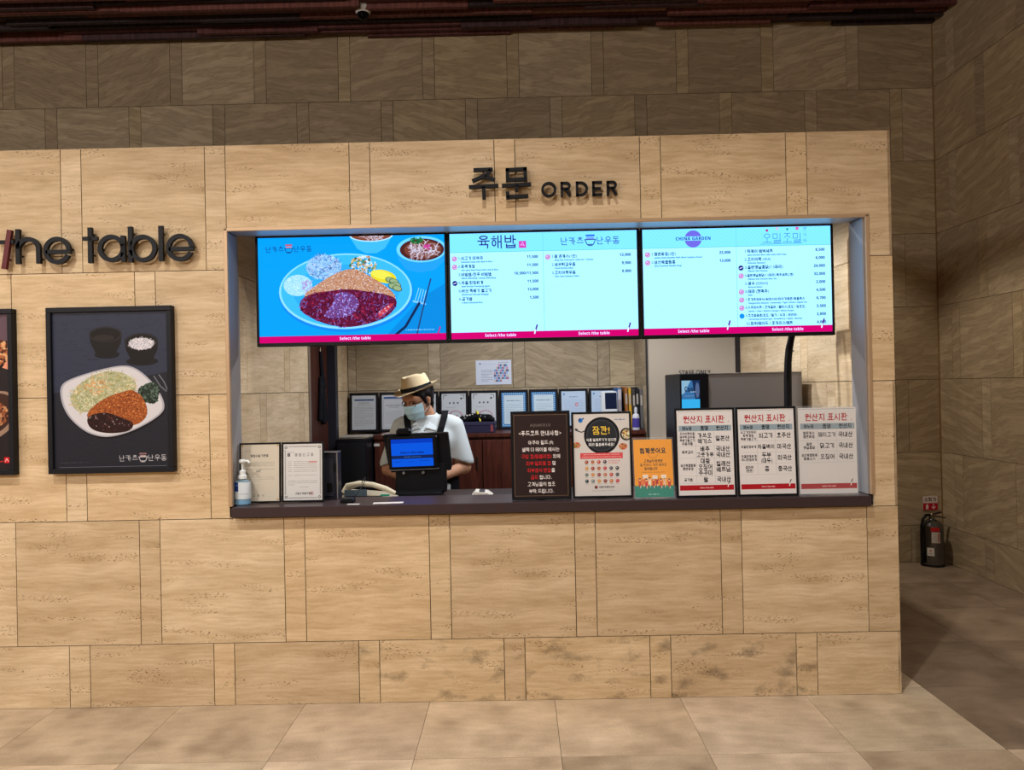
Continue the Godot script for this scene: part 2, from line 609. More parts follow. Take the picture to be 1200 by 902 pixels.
class Canvas:
	var w: int
	var h: int
	var buf := PackedByteArray()
	var acc := PackedFloat32Array()
	var host
	var rng := RandomNumberGenerator.new()
	static var glyphs := {}
	static var fonts := {}

	func _init(host_, w_: int, h_: int, c: Color) -> void:
		host = host_
		w = w_
		h = h_
		rng.seed = 5
		var im := Image.create(w, h, false, Image.FORMAT_RGB8)
		im.fill(c)
		buf = im.get_data()
		acc.resize(w * h)

	func texture() -> ImageTexture:
		return ImageTexture.create_from_image(Image.create_from_data(w, h, false, Image.FORMAT_RGB8, buf))

	func dot(x: int, y: int, c: Color, a: float) -> void:
		if a <= 0.003 or x < 0 or y < 0 or x >= w or y >= h:
			return
		a = minf(a, 1.0)
		var i := (y * w + x) * 3
		buf[i] = int(lerpf(buf[i], c.r * 255.0, a))
		buf[i + 1] = int(lerpf(buf[i + 1], c.g * 255.0, a))
		buf[i + 2] = int(lerpf(buf[i + 2], c.b * 255.0, a))

	func rect(x0: float, y0: float, x1: float, y1: float, c: Color, a := 1.0) -> void:
		poly([x0, y0, x1, y0, x1, y1, x0, y1], c, a)

	func frame(x0: float, y0: float, x1: float, y1: float, t: float, c: Color) -> void:
		rect(x0, y0, x1, y0 + t, c)
		rect(x0, y1 - t, x1, y1, c)
		rect(x0, y0 + t, x0 + t, y1 - t, c)
		rect(x1 - t, y0 + t, x1, y1 - t, c)

	func spans(y: float, xs: Array, weight: float) -> void:
		var row := int(y) * w
		for i in range(0, xs.size() - 1, 2):
			var a := maxf(xs[i], 0.0)
			var b := minf(xs[i + 1], float(w))
			if b <= a:
				continue
			var ia := int(a)
			var ib := mini(int(b), w - 1)
			if ia == ib:
				acc[row + ia] += (b - a) * weight
			else:
				acc[row + ia] += (ia + 1 - a) * weight
				for x in range(ia + 1, ib):
					acc[row + x] += weight
				acc[row + ib] += (b - ib) * weight

	func settle(x0: float, y0: float, x1: float, y1: float, c: Color, a: float) -> void:
		for y in range(maxi(0, int(y0) - 1), mini(h, int(y1) + 2)):
			for x in range(maxi(0, int(x0) - 1), mini(w, int(x1) + 2)):
				var v := acc[y * w + x]
				if v > 0.0:
					dot(x, y, c, minf(v, 1.0) * a)
					acc[y * w + x] = 0.0

	func poly(p: Array, c: Color, a := 1.0) -> void:
		var n := p.size() / 2
		var x0 := 1e9; var x1 := -1e9; var y0 := 1e9; var y1 := -1e9
		for i in n:
			x0 = minf(x0, p[i * 2]); x1 = maxf(x1, p[i * 2]); y0 = minf(y0, p[i * 2 + 1]); y1 = maxf(y1, p[i * 2 + 1])
		for sy in range(maxi(0, int(y0 * 4.0)), mini(h * 4, int(y1 * 4.0) + 1)):
			var y := (sy + 0.5) / 4.0
			var xs := []
			for i in n:
				var ya: float = p[i * 2 + 1]
				var yb: float = p[(i * 2 + 3) % (n * 2)]
				if (ya <= y) != (yb <= y):
					xs.append(lerpf(p[i * 2], p[(i * 2 + 2) % (n * 2)], (y - ya) / (yb - ya)))
			xs.sort()
			spans(y, xs, 0.25)
		settle(x0, y0, x1, y1, c, a)

	func oval(cx: float, cy: float, rx: float, ry: float, c: Color, a := 1.0, turn := 0.0) -> void:
		var p := []
		var n := clampi(int(maxf(rx, ry)), 10, 48)
		for i in n:
			var t := TAU * i / n
			var q := Vector2(cos(t) * rx, sin(t) * ry).rotated(turn)
			p.append(cx + q.x)
			p.append(cy + q.y)
		poly(p, c, a)

	func stroke(p: Array, t: float, c: Color, a := 1.0) -> void:
		# a line through the points of p, round at its ends
		for i in range(0, p.size() - 3, 2):
			var ax: float = p[i]; var ay: float = p[i + 1]; var bx: float = p[i + 2]; var by: float = p[i + 3]
			var r := t / 2.0
			var dx := bx - ax
			var dy := by - ay
			var l2 := maxf(dx * dx + dy * dy, 1e-6)
			for y in range(maxi(0, int(minf(ay, by) - r - 1.0)), mini(h, int(maxf(ay, by) + r + 2.0))):
				for x in range(maxi(0, int(minf(ax, bx) - r - 1.0)), mini(w, int(maxf(ax, bx) + r + 2.0))):
					var px := x + 0.5 - ax
					var py := y + 0.5 - ay
					var k := clampf((px * dx + py * dy) / l2, 0.0, 1.0)
					var d := sqrt((px - dx * k) * (px - dx * k) + (py - dy * k) * (py - dy * k))
					var cover := clampf(r + 0.5 - d, 0.0, minf(1.0, t))
					if cover > acc[y * w + x]:
						acc[y * w + x] = cover
		var xs := []
		var ys := []
		for i in range(0, p.size(), 2):
			xs.append(p[i])
			ys.append(p[i + 1])
		settle(xs.min() - t, ys.min() - t, xs.max() + t, ys.max() + t, c, a)

	func font(bold: bool, serif := false) -> Font:
		var key := "%s%s" % [bold, serif]
		if not fonts.has(key):
			var f := SystemFont.new()
			f.font_names = PackedStringArray(["Droid Serif" if serif else "Droid Sans"])
			f.font_weight = 700 if bold else 400
			fonts[key] = f
		return fonts[key]

	func glyph(ch: String, bold: bool) -> Array:
		var key := ch + ("b" if bold else "r")
		if not glyphs.has(key):
			var m := TextMesh.new()
			m.font = font(bold)
			m.font_size = 64
			m.pixel_size = 1.0
			m.depth = 0.0
			m.curve_step = 6.0
			m.horizontal_alignment = HORIZONTAL_ALIGNMENT_LEFT
			m.vertical_alignment = VERTICAL_ALIGNMENT_TOP
			m.text = ch
			var tris := PackedVector2Array()
			if ch != " " and m.get_surface_count() > 0:
				var s := m.surface_get_arrays(0)
				var v: PackedVector3Array = s[Mesh.ARRAY_VERTEX]
				var ix = s[Mesh.ARRAY_INDEX]
				if ix == null or ix.size() == 0:
					for p in v:
						tris.append(Vector2(p.x, p.y))
				else:
					for i in ix:
						tris.append(Vector2(v[i].x, v[i].y))
			glyphs[key] = [tris, font(bold).get_string_size(ch, HORIZONTAL_ALIGNMENT_LEFT, -1, 64).x]
			if ch == "H":
				var low := 1e9
				for p in tris:
					low = minf(low, p.y)
				glyphs["base" + ("b" if bold else "r")] = low
		return glyphs[key]

	func wide(s: String, size: float, bold := false, gap := 0.0) -> float:
		var x := 0.0
		for i in s.length():
			var u := s.unicode_at(i)
			x += (size * 0.98 if u > 0x3000 else glyph(s[i], bold)[1] * size / 64.0 * 0.98) + gap
		return x - gap

	func text(s: String, x: float, y: float, size: float, c: Color, bold := false, align := 0, gap := 0.0, weight := 0.0) -> void:
		# y is the middle of the line; align 0 left, 1 centre, 2 right
		glyph("H", bold)
		var base: float = glyphs["base" + ("b" if bold else "r")]
		x -= wide(s, size, bold, gap) * align / 2.0
		var t := weight if weight > 0.0 else size * (0.135 if bold else 0.085)
		for i in s.length():
			var u := s.unicode_at(i)
			if u >= 0xAC00 and u <= 0xD7A3:
				for p in host.hangul(u):
					var q := []
					for k in range(0, p.size(), 2):
						q.append(x + (0.03 + p[k] * 0.9) * size)
						q.append(y + (p[k + 1] * 0.94 - 0.48) * size)
					stroke(q, t, c)
				x += size * 0.98 + gap
			else:
				var g := glyph(s[i], bold)
				var k := size / 64.0 * 0.98
				var by := y + size * 0.36
				var tr: PackedVector2Array = g[0]
				var x0 := 1e9; var x1 := -1e9; var y0 := 1e9; var y1 := -1e9
				for n in range(0, tr.size(), 3):
					var a := Vector2(x + tr[n].x * k, by - (tr[n].y - base) * k)
					var b := Vector2(x + tr[n + 1].x * k, by - (tr[n + 1].y - base) * k)
					var d := Vector2(x + tr[n + 2].x * k, by - (tr[n + 2].y - base) * k)
					var lo := minf(a.y, minf(b.y, d.y))
					var hi := maxf(a.y, maxf(b.y, d.y))
					x0 = minf(x0, minf(a.x, minf(b.x, d.x))); x1 = maxf(x1, maxf(a.x, maxf(b.x, d.x))); y0 = minf(y0, lo); y1 = maxf(y1, hi)
					for sy in range(maxi(0, int(lo * 4.0)), mini(h * 4, int(hi * 4.0) + 1)):
						var yy := (sy + 0.5) / 4.0
						var xs := []
						for e in [[a, b], [b, d], [d, a]]:
							if (e[0].y <= yy) != (e[1].y <= yy):
								xs.append(lerpf(e[0].x, e[1].x, (yy - e[0].y) / (e[1].y - e[0].y)))
						xs.sort()
						spans(yy, xs, 0.25)
				if tr.size():
					settle(x0, y0, x1, y1, c, 1.0)
				x += g[1] * k + gap

	func scribble(x0: float, x1: float, y: float, size: float, c: Color, a := 0.8) -> void:
		# a line of print too small to read
		var x := x0
		while x < x1:
			var l := rng.randf_range(0.6, 2.4) * size
			rect(x, y - size * 0.32, minf(x + l, x1), y + size * 0.32, c, a * rng.randf_range(0.55, 1.0))
			x += l + size * 0.5

	func crumbs(p: PackedVector2Array, count: int, r0: float, r1: float, colors: Array, long := 1.0) -> void:
		# scattered flakes (or, with long > 1, shreds) inside a polygon
		var lo := Vector2(1e9, 1e9)
		var hi := -lo
		for q in p:
			lo = lo.min(q)
			hi = hi.max(q)
		for i in count:
			var q := Vector2(rng.randf_range(lo.x, hi.x), rng.randf_range(lo.y, hi.y))
			if Geometry2D.is_point_in_polygon(q, p):
				var c: Color = colors[rng.randi() % colors.size()]
				var r := rng.randf_range(r0, r1)
				if long > 1.0:
					var d := Vector2.RIGHT.rotated(rng.randf() * TAU) * r * long
					var m := q + d * 0.5 + Vector2(-d.y, d.x) * rng.randf_range(-0.25, 0.25)
					stroke([q.x, q.y, m.x, m.y, q.x + d.x, q.y + d.y], r, c, 0.9)
				else:
					oval(q.x, q.y, r, r * rng.randf_range(0.5, 1.0), c, 0.9, rng.randf() * PI)


func ring_poly(cx: float, cy: float, rx: float, ry: float, turn := 0.0, wobble := 0.0) -> PackedVector2Array:
	var p := PackedVector2Array()
	for i in 28:
		var t := TAU * i / 28.0
		var k := 1.0 + wobble * (sin(t * 3.0 + cx) + 0.6 * sin(t * 5.0 + cy))
		p.append(Vector2(cos(t) * rx * k, sin(t) * ry * k).rotated(turn) + Vector2(cx, cy))
	return p


func flat_list(p: PackedVector2Array) -> Array:
	var a := []
	for q in p:
		a.append(q.x)
		a.append(q.y)
	return a


func soft(a: Array) -> Array:
	# the outline with its corners cut off twice
	for r in 2:
		var b := []
		var n := a.size() / 2
		for i in n:
			var p := Vector2(a[i * 2], a[i * 2 + 1])
			var q := Vector2(a[(i * 2 + 2) % a.size()], a[(i * 2 + 3) % a.size()])
			for k in [0.25, 0.75]:
				var m := p.lerp(q, k)
				b.append(m.x)
				b.append(m.y)
		a = b
	return a


func to_poly(a: Array) -> PackedVector2Array:
	var p := PackedVector2Array()
	for i in range(0, a.size(), 2):
		p.append(Vector2(a[i], a[i + 1]))
	return p


func rgb(r: int, g: int, b: int) -> Color:
	return Color8(r, g, b)


# ---------------------------------------------------------------- stone and wood

func noise(seed_: int, freq: float, octaves := 4) -> FastNoiseLite:
	var n := FastNoiseLite.new()
	n.seed = seed_
	n.noise_type = FastNoiseLite.TYPE_SIMPLEX_SMOOTH
	n.frequency = freq
	n.fractal_octaves = octaves
	return n


func stone_texture(kind: String) -> ImageTexture:
	# two metres of stone on a side; every tile takes its own cut of it
	var size := 1024 if kind != "floor" else 768
	var band := noise(11, 0.004, 4)
	var streak := noise(23, 0.012, 3)
	var cloud := noise(31, 0.006, 4)
	var pit := noise(47, 0.09, 2)
	var where := noise(53, 0.005, 2)
	var out := PackedByteArray()
	out.resize(size * size * 3)
	var k := 1024.0 / size
	var i := 0
	for yy in size:
		var y := yy * k
		for xx in size:
			var x := xx * k
			var r: float
			var g: float
			var b: float
			if kind == "travertine" or kind == "stained":
				var wave := cloud.get_noise_2d(x, y * 1.5)
				var n := band.get_noise_2d(x * 0.55, y * 5.0 + wave * 60.0)
				var s := streak.get_noise_2d(x * 0.8, y * 9.0 + wave * 40.0)
				var v := n * 0.55 + s * 0.45
				r = 210.0 + v * 30.0 + wave * 9.0
				g = 186.0 + v * 34.0 + wave * 9.0
				b = 152.0 + v * 38.0 + wave * 9.0
				var p := pit.get_noise_2d(x * 1.1, y * 3.2) - 0.43 - 0.5 * smoothstep(0.5, 0.15, where.get_noise_2d(x * 0.7, y * 4.5))
				var speck := pit.get_noise_2d(x * 4.0, y * 5.0) * 6.0
				var fibre := 1.0 - absf(streak.get_noise_2d(x * 1.3 + 500.0, y * 13.0 + wave * 110.0)) * 9.0
				if fibre > 0.0:
					speck -= fibre * 9.0
				r += speck; g += speck; b += speck
				if p > 0.0:
					var d := minf(p * 12.0, 1.0) * 0.8
					r = lerpf(r, 92.0, d); g = lerpf(g, 70.0, d); b = lerpf(b, 46.0, d)
				if kind == "stained":
					# scuffs and dirt with a grain of their own
					var dirt := clampf((cloud.get_noise_2d(x * 1.5 + 900.0, y * 2.6) - 0.16) * 2.0 + pit.get_noise_2d(x * 1.6, y * 1.6) * 0.30, 0.0, 1.0) * 0.24
					r *= 1.0 - dirt; g *= 1.0 - dirt; b *= 1.0 - dirt
			elif kind == "veined":
				var wx := cloud.get_noise_2d(x * 0.8, y * 0.8) * 70.0
				var n := band.get_noise_2d(x * 0.8 + wx * 0.5, y * 5.5 + wx)
				var s := streak.get_noise_2d(x * 1.1 + wx, y * 8.5 + wx * 1.8)
				var vein := 1.0 - absf(n) * 7.0
				var v := n * 0.6 + s * 0.5
				r = 176.0 + v * 34.0
				g = 159.0 + v * 32.0
				b = 132.0 + v * 29.0
				if vein > 0.0:
					r -= vein * 13.0; g -= vein * 13.0; b -= vein * 12.0
			else:
				var n := cloud.get_noise_2d(x, y)
				var s := streak.get_noise_2d(x * 0.8, y * 3.0)
				var p := pit.get_noise_2d(x * 1.6, y * 1.6)
				var w := where.get_noise_2d(x * 1.2 + 300.0, y * 1.2)
				var v := n * 0.7 + s * 0.3 + p * 0.22 - maxf(w - 0.15, 0.0) * 1.1
				r = 204.0 + v * 34.0
				g = 183.0 + v * 33.0
				b = 158.0 + v * 31.0
			out[i] = clampi(int(r), 0, 255)
			out[i + 1] = clampi(int(g), 0, 255)
			out[i + 2] = clampi(int(b), 0, 255)
			i += 3
	return ImageTexture.create_from_image(Image.create_from_data(size, size, false, Image.FORMAT_RGB8, out))


func wood_texture(dark: Color, light: Color, seed_: int) -> ImageTexture:
	var a := noise(seed_, 0.01, 4)
	var b := noise(seed_ + 1, 0.05, 2)
	var im := Image.create(256, 256, false, Image.FORMAT_RGB8)
	for y in 256:
		for x in 256:
			var v := 0.5 + a.get_noise_2d(x * 6.0, y * 0.6) * 0.6 + b.get_noise_2d(x * 5.0, y * 0.4) * 0.3
			im.set_pixel(x, y, dark.lerp(light, clampf(v, 0.0, 1.0)))
	return ImageTexture.create_from_image(im)


func stone_set(kind: String, tints: Array, rough: float) -> Array:
	var t := stone_texture(kind)
	var list := []
	for i in tints.size():
		var m := textured("%s_%d" % [kind, i], t, rough)
		m.albedo_color = tints[i]
		list.append(m)
	return list


func tile_piece(parent: Node, rects: Array, xf: Transform3D, thick: float, set_: Array, tilt: float) -> void:
	# one stone tile: its rectangles (one, or those of an L) lie in the plane of xf, its face at 0
	var st := tool()
	var first: Rect2 = rects[0]
	var off := Vector2(rng.randf_range(0.02, 0.64), rng.randf_range(0.02, 0.64))
	var turn := rng.randf_range(-tilt, tilt)
	for r in rects:
		var lo := Vector3(r.position.x, r.position.y, -thick)
		var hi := Vector3(r.end.x, r.end.y, 0.0)
		for axis in 3:
			for s in [-1.0, 1.0]:
				if axis == 2 and s < 0.0:
					continue
				var u := (axis + 1) % 3
				var v := (axis + 2) % 3
				var n := Vector3.ZERO
				n[axis] = s
				var q := []
				var uv := []
				for e in [[0, 0], [1, 0], [1, 1], [0, 1]]:
					var p := lo
					p[axis] = hi[axis] if s > 0.0 else lo[axis]
					p[u] = hi[u] if e[0] else lo[u]
					p[v] = hi[v] if e[1] else lo[v]
					q.append(xf * p)
					uv.append((Vector2(p.x - first.position.x, -(p.y - first.position.y) + 0.6) + Vector2(p.z, p.z) * (0.0 if axis == 2 else 1.0)).rotated(turn) / 2.0 + off)
				quad(st, q[0], q[1], q[2], q[3], (xf.basis * n).normalized(), uv[0], uv[1], uv[2], uv[3])
	part(parent, "tile", st, set_[rng.randi() % set_.size()])


func tile_rows(parent: Node, xf: Transform3D, set_: Array, u0: float, u1: float, rows: Array, phases: Array, holes: Array, tilt: float, gap := 0.0035, worn := []) -> void:
	# rows of wide (0.6) and narrow (0.1) tiles; phases give where the narrow one of each row begins
	for i in rows.size():
		var v0: float = rows[i][0]
		var v1: float = rows[i][1]
		var ph: float = phases[i]
		var k := floori((u0 - ph) / 0.7) - 1
		while ph + k * 0.7 < u1:
			for e in [[0.0, 0.1], [0.1, 0.7]]:
				var a := maxf(ph + k * 0.7 + e[0] + gap / 2.0, u0)
				var b := minf(ph + k * 0.7 + e[1] - gap / 2.0, u1)
				if u1 - b < 0.06:
					b = u1
				if b - a < 0.06:
					continue
				var pieces := [Rect2(a, v0 + gap / 2.0, b - a, v1 - v0 - gap)]
				for h in holes:
					var rest := []
					for r in pieces:
						if not r.intersects(h):
							rest.append(r)
							continue
						if r.position.x < h.position.x:
							rest.append(Rect2(r.position, Vector2(h.position.x - r.position.x, r.size.y)))
						if r.end.x > h.end.x:
							rest.append(Rect2(Vector2(h.end.x, r.position.y), Vector2(r.end.x - h.end.x, r.size.y)))
						var x0 := maxf(r.position.x, h.position.x)
						var x1 := minf(r.end.x, h.end.x)
						if r.end.y > h.end.y:
							rest.append(Rect2(x0, h.end.y, x1 - x0, r.end.y - h.end.y))
						if r.position.y < h.position.y:
							rest.append(Rect2(x0, r.position.y, x1 - x0, h.position.y - r.position.y))
					pieces = rest
				if pieces.size():
					tile_piece(parent, pieces, xf, 0.012, worn if worn.size() and i == 0 and a > 0.6 and b < 3.3 else set_, tilt)
			k += 1


func build_setting() -> void:
	var joint := mat("joint_mortar", Color(0.16, 0.13, 0.10), 0.9)
	var front_set := stone_set("travertine", [Color(1, 1, 1), Color(0.97, 0.96, 0.94), Color(1, 0.985, 0.96), Color(0.95, 0.94, 0.93)], 0.5)
	var worn_set := stone_set("stained", [Color(0.97, 0.96, 0.95), Color(1, 0.99, 0.97)], 0.5)
	var back_set := stone_set("veined", [Color(1, 1, 1), Color(0.94, 0.93, 0.92), Color(0.98, 0.97, 0.94), Color(0.90, 0.89, 0.88)], 0.55)
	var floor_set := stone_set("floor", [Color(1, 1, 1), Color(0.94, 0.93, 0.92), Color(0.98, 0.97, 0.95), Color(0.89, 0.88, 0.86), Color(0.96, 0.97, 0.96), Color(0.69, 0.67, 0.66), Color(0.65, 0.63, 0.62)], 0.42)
	var plain_stone: StandardMaterial3D = mat("plain_stone", Color8(170, 145, 112), 0.6)
	var rows := [[0.0, 0.3], [0.3, 0.9], [0.9, 1.5], [1.5, 2.1], [2.1, 2.7], [2.7, 3.3], [3.3, 3.9], [3.9, 4.5]]

	# the counter's front wall, with its opening
	var w := structure("wall_front", "pale beige travertine tiled wall with the lit order window in it", "wall")
	var st := tool()
	for b in [[-6.0, OPEN_L, 0.0, 2.698], [OPEN_R, 3.5485, 0.0, 2.698], [OPEN_L, OPEN_R, OPEN_T, 2.698], [OPEN_L, OPEN_R, 0.0, 0.905]]:
		box(st, Vector3(b[0], b[2], -0.15), Vector3(b[1], b[3], -0.0035))
	part(w, "backing", st, joint)
	tile_rows(w, Transform3D.IDENTITY, front_set, -5.98, 3.5485, rows.slice(0, 5), [0.25, 0.6, 0.25, 0.6, 0.25], [Rect2(OPEN_L, 0.905, OPEN_R - OPEN_L, OPEN_T - 0.905)], 0.0, 0.0035, worn_set)
	part(w, "capping", bx(Vector3(-1.225, 2.699, -0.075), Vector3(9.55, 0.002, 0.15)), front_set[0])

	# the wall behind the kiosk and the corridor
	w = structure("wall_back", "dim brown veined stone wall rising behind the kiosk up to the slat ceiling", "wall")
	part(w, "backing", bx(Vector3(-0.35, 2.25, BACK - 0.11), Vector3(11.3, 4.9, 0.2)), joint)
	var at_back := Transform3D(Basis.IDENTITY, Vector3(0, 0, BACK))
	var ph := []
	for i in 8:
		ph.append(0.3055 if i % 2 == 1 else 0.6555)
	tile_rows(w, at_back, back_set, -5.98, SIDE - 0.004, rows.slice(5, 8), ph.slice(5, 8), [], 0.45)
	tile_rows(w, at_back, back_set, 3.55, SIDE - 0.004, rows.slice(0, 5), ph.slice(0, 5), [], 0.45)
	tile_rows(w, at_back, back_set, 0.34, 2.80, rows.slice(2, 5), ph.slice(2, 5), [Rect2(-1, 2.62, 6, 1)], 0.45)

	# the corridor's side wall
	w = structure("wall_right", "brown veined stone side wall of the corridor beside the kiosk", "wall")
	part(w, "backing", bx(Vector3(SIDE + 0.11, 2.25, 2.3), Vector3(0.2, 4.9, 9.6)), joint)
	var at_side := Transform3D(Basis(Vector3(0, 0, 1), Vector3.UP, Vector3(-1, 0, 0)), Vector3(SIDE, 0, 0))
	ph = []
	for i in 8:
		ph.append(BACK + (0.182 if i % 2 == 1 else 0.532))
	tile_rows(w, at_side, back_set, BACK + 0.003, 2.4, rows, ph, [], 0.4)
	part(w, "corner_strip", bx(Vector3(SIDE - 0.004, 2.22, BACK + 0.004), Vector3(0.007, 4.44, 0.007)), mat("corner_metal", Color8(168, 140, 100), 0.35, 0.7))
	part(w, "plain_stone", bx(Vector3(SIDE + 0.005, 2.22, 4.75), Vector3(0.012, 4.44, 4.68)), plain_stone)

	# the rest of the hall, out of the picture
	w = structure("wall_left", "plain beige stone wall closing the far side of the hall", "wall")
	part(w, "panel", bx(Vector3(-6.1, 2.25, 2.3), Vector3(0.2, 4.9, 9.8)), plain_stone)
	w = structure("wall_rear", "plain beige stone wall of the hall facing the counter", "wall")
	part(w, "panel", bx(Vector3(-0.35, 2.25, 7.2), Vector3(11.7, 4.9, 0.2)), plain_stone)

	# floor
	w = structure("floor", "beige brown stone tile floor of the hall and corridor", "floor")
	part(w, "bed", bx(Vector3(-0.35, -0.06, 2.3), Vector3(11.5, 0.11, 9.9)), joint)
	var flat := Transform3D(Basis(Vector3.RIGHT, Vector3.BACK, Vector3.UP), Vector3.ZERO)
	for ix in 14:
		for iz in 7:
			var x0 := 0.088 + 0.6 * (ix - 5)
			var z0 := 0.53 - 0.6 * (iz - 1)
			var x1 := minf(x0 + 0.6, SIDE)
			var z1 := minf(z0 + 0.6, 1.73)
			var zz := maxf(z0, BACK)
			if x1 - x0 < 0.02 or z1 - zz < 0.02:
				continue
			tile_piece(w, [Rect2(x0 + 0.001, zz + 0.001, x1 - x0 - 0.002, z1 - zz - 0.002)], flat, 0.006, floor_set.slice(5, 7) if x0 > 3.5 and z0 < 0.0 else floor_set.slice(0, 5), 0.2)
	part(w, "plain_tiles", bx(Vector3(-0.35, -0.006, 4.46), Vector3(11.3, 0.012, 5.42)), plain_stone)

	# ceiling: dark slats of uneven depth and length
	w = structure("ceiling", "dark ceiling of long uneven brown wooden slats", "ceiling")
	var dark := mat("ceiling_black", Color8(20, 18, 19), 0.9)
	part(w, "deck", bx(Vector3(-0.35, 4.60, 2.3), Vector3(11.5, 0.12, 9.9)), dark)
	part(w, "hall_panel", bx(Vector3(-0.35, 4.48, 3.1), Vector3(11.3, 0.12, 8.2)), mat("ceiling_brown", Color8(52, 32, 28), 0.8))
	var slat_mats := []
	for c in [[76, 46, 48, 116, 72, 70], [56, 42, 46, 90, 66, 68], [92, 56, 54, 138, 88, 80], [44, 38, 42, 70, 58, 62]]:
		var m := textured("slat_wood_%d" % c[0], wood_texture(Color8(c[0], c[1], c[2]), Color8(c[3], c[4], c[5]), c[0]), 0.55)
		m.uv1_scale = Vector3(2, 2, 2)
		slat_mats.append(m)
	var tan_slat := textured("slat_wood_tan", wood_texture(Color8(120, 84, 70), Color8(160, 118, 98), 9), 0.55)
	for iz in 24:
		var z := BACK + 0.03 + iz * 0.06
		var x := -5.95 + rng.randf_range(0.0, 0.04)
		while x < SIDE - 0.03:
			var l := rng.randf_range(0.7, 2.1)
			var x1 := minf(x + l, SIDE - 0.002)
			var low := 4.425 + rng.randf_range(-0.018, 0.045)
			var m: Material = slat_mats[rng.randi() % 4] if rng.randf() > 0.07 else tan_slat
			part(w, "slat", bx(Vector3((x + x1) / 2.0, (low + 4.545) / 2.0, z), Vector3(x1 - x - 0.004, 4.545 - low, 0.036)), m)
			x = x1 + 0.001

	# the kiosk's own walls and ceiling
	w = structure("wall_kiosk_left", "grey beige travertine inner side wall of the kiosk beside the doorway", "wall")
	st = tool()
	box(st, Vector3(0.135, 0, -1.36), Vector3(0.323, 2.62, -0.15))
	box(st, Vector3(0.135, 0, BACK), Vector3(0.323, 2.62, -2.115))
	box(st, Vector3(0.135, 2.12, -2.115), Vector3(0.323, 2.62, -1.36))
	part(w, "backing", st, joint)
	var at_left := Transform3D(Basis(Vector3(0, 0, -1), Vector3.UP, Vector3(1, 0, 0)), Vector3(0.335, 0, 0))
	tile_rows(w, at_left, front_set, 0.15, -BACK, rows.slice(0, 5), [0.45, 0.87, 0.45, 0.87, 0.45], [Rect2(1.36, -0.1, 0.755, 2.22), Rect2(-1, 2.62, 6, 1)], 0.0)
	w = structure("wall_kiosk_right", "beige travertine inner side wall of the kiosk beside the drink machine", "wall")
	part(w, "backing", bx(Vector3(3.487, 1.349, (BACK - 0.15) / 2.0), Vector3(0.11, 2.698, -BACK - 0.15)), joint)
	var at_right := Transform3D(Basis(Vector3(0, 0, -1), Vector3.UP, Vector3(-1, 0, 0)), Vector3(3.42, 0, 0))
	tile_rows(w, at_right, front_set, 0.15, -BACK, rows.slice(0, 5), [0.36, 0.71, 0.36, 0.71, 0.36], [Rect2(-1, 2.62, 6, 1)], 0.0)
	var at_out := Transform3D(Basis(Vector3(0, 0, -1), Vector3.UP, Vector3(1, 0, 0)), Vector3(3.5485, 0, 0))
	tile_rows(w, at_out, front_set, 0.0, -BACK, rows.slice(0, 5), [0.36, 0.01, 0.36, 0.01, 0.36], [], 0.0)
	w = structure("ceiling_kiosk", "white board ceiling inside the kiosk", "ceiling")
	part(w, "board", bx(Vector3(1.84, 2.66, (BACK - 0.15) / 2.0), Vector3(3.41, 0.072, -BACK - 0.152)), mat("ceiling_white", Color8(196, 190, 180), 0.8))
	part(w, "roof", bx(Vector3(-1.23, 2.693, (BACK - 0.15) / 2.0), Vector3(9.5, 0.008, -BACK - 0.152)), dark)

	# metal trim round the opening, and its lining
	var bronze := mat("opening_trim_metal", Color8(186, 158, 128), 0.4, 0.35)
	var lining := mat("opening_lining_grey", Color8(150, 146, 146), 0.45, 0.2)
	w = structure("trim_1", "thin bronze metal edging round the order window", "trim")
	for b in [[OPEN_L - 0.003, OPEN_L + 0.015, SLAB_Y, OPEN_T], [OPEN_R - 0.015, OPEN_R + 0.003, SLAB_Y, OPEN_T], [OPEN_L - 0.003, OPEN_R + 0.003, OPEN_T - 0.015, OPEN_T + 0.003]]:
		st = tool()
		box(st, Vector3(b[0], b[2], -0.012), Vector3(b[1], b[3], 0.006), 0.0015)
		part(w, "edging_strip", st, bronze)
	w = structure("trim_2", "grey metal lining of the sides and top of the order window", "trim")
	for b in [[OPEN_L - 0.001, OPEN_L + 0.006, SLAB_Y, OPEN_T - 0.015], [3.414, OPEN_R + 0.001, SLAB_Y, OPEN_T - 0.015], [OPEN_L, OPEN_R, OPEN_T - 0.008, OPEN_T + 0.002]]:
		st = tool()
		box(st, Vector3(b[0], b[2], -0.152), Vector3(b[1], b[3], -0.012))
		part(w, "lining_panel", st, lining)

	# doorway in the left side wall
	w = structure("door_1", "dark brown wooden door in the kiosk's side wall", "door")
	var door_wood := textured("door_wood", wood_texture(Color8(52, 26, 20), Color8(86, 46, 36), 71), 0.45)
	part(w, "leaf", bx(Vector3(0.262, 1.05, -1.71), Vector3(0.04, 2.1, 0.66), 0.003), door_wood)
	var steel := mat("door_frame_steel", Color8(64, 64, 72), 0.4, 0.5)
	for z in [-1.37, -2.08]:
		part(w, "jamb", bx(Vector3(0.30, 1.06, z), Vector3(0.09, 2.12, 0.03 if z > -2.0 else 0.07), 0.003), steel if z < -2.0 else mat("door_edge_steel", Color8(150, 138, 128), 0.35, 0.6))
	part(w, "head", bx(Vector3(0.29, 2.105, -1.7375), Vector3(0.09, 0.03, 0.70)), steel)
	st = tool()
	tube(st, [Vector3(0.285, 1.0, -1.98), Vector3(0.325, 1.0, -1.98), Vector3(0.325, 1.0, -1.90)], 0.009)
	part(w, "door_handle", st, mat("chrome", Color8(200, 200, 200), 0.2, 0.9))

	# staff door at the back right, in a short partition
	w = structure("wall_partition", "beige boxed partition holding the staff door at the back of the kiosk", "wall")
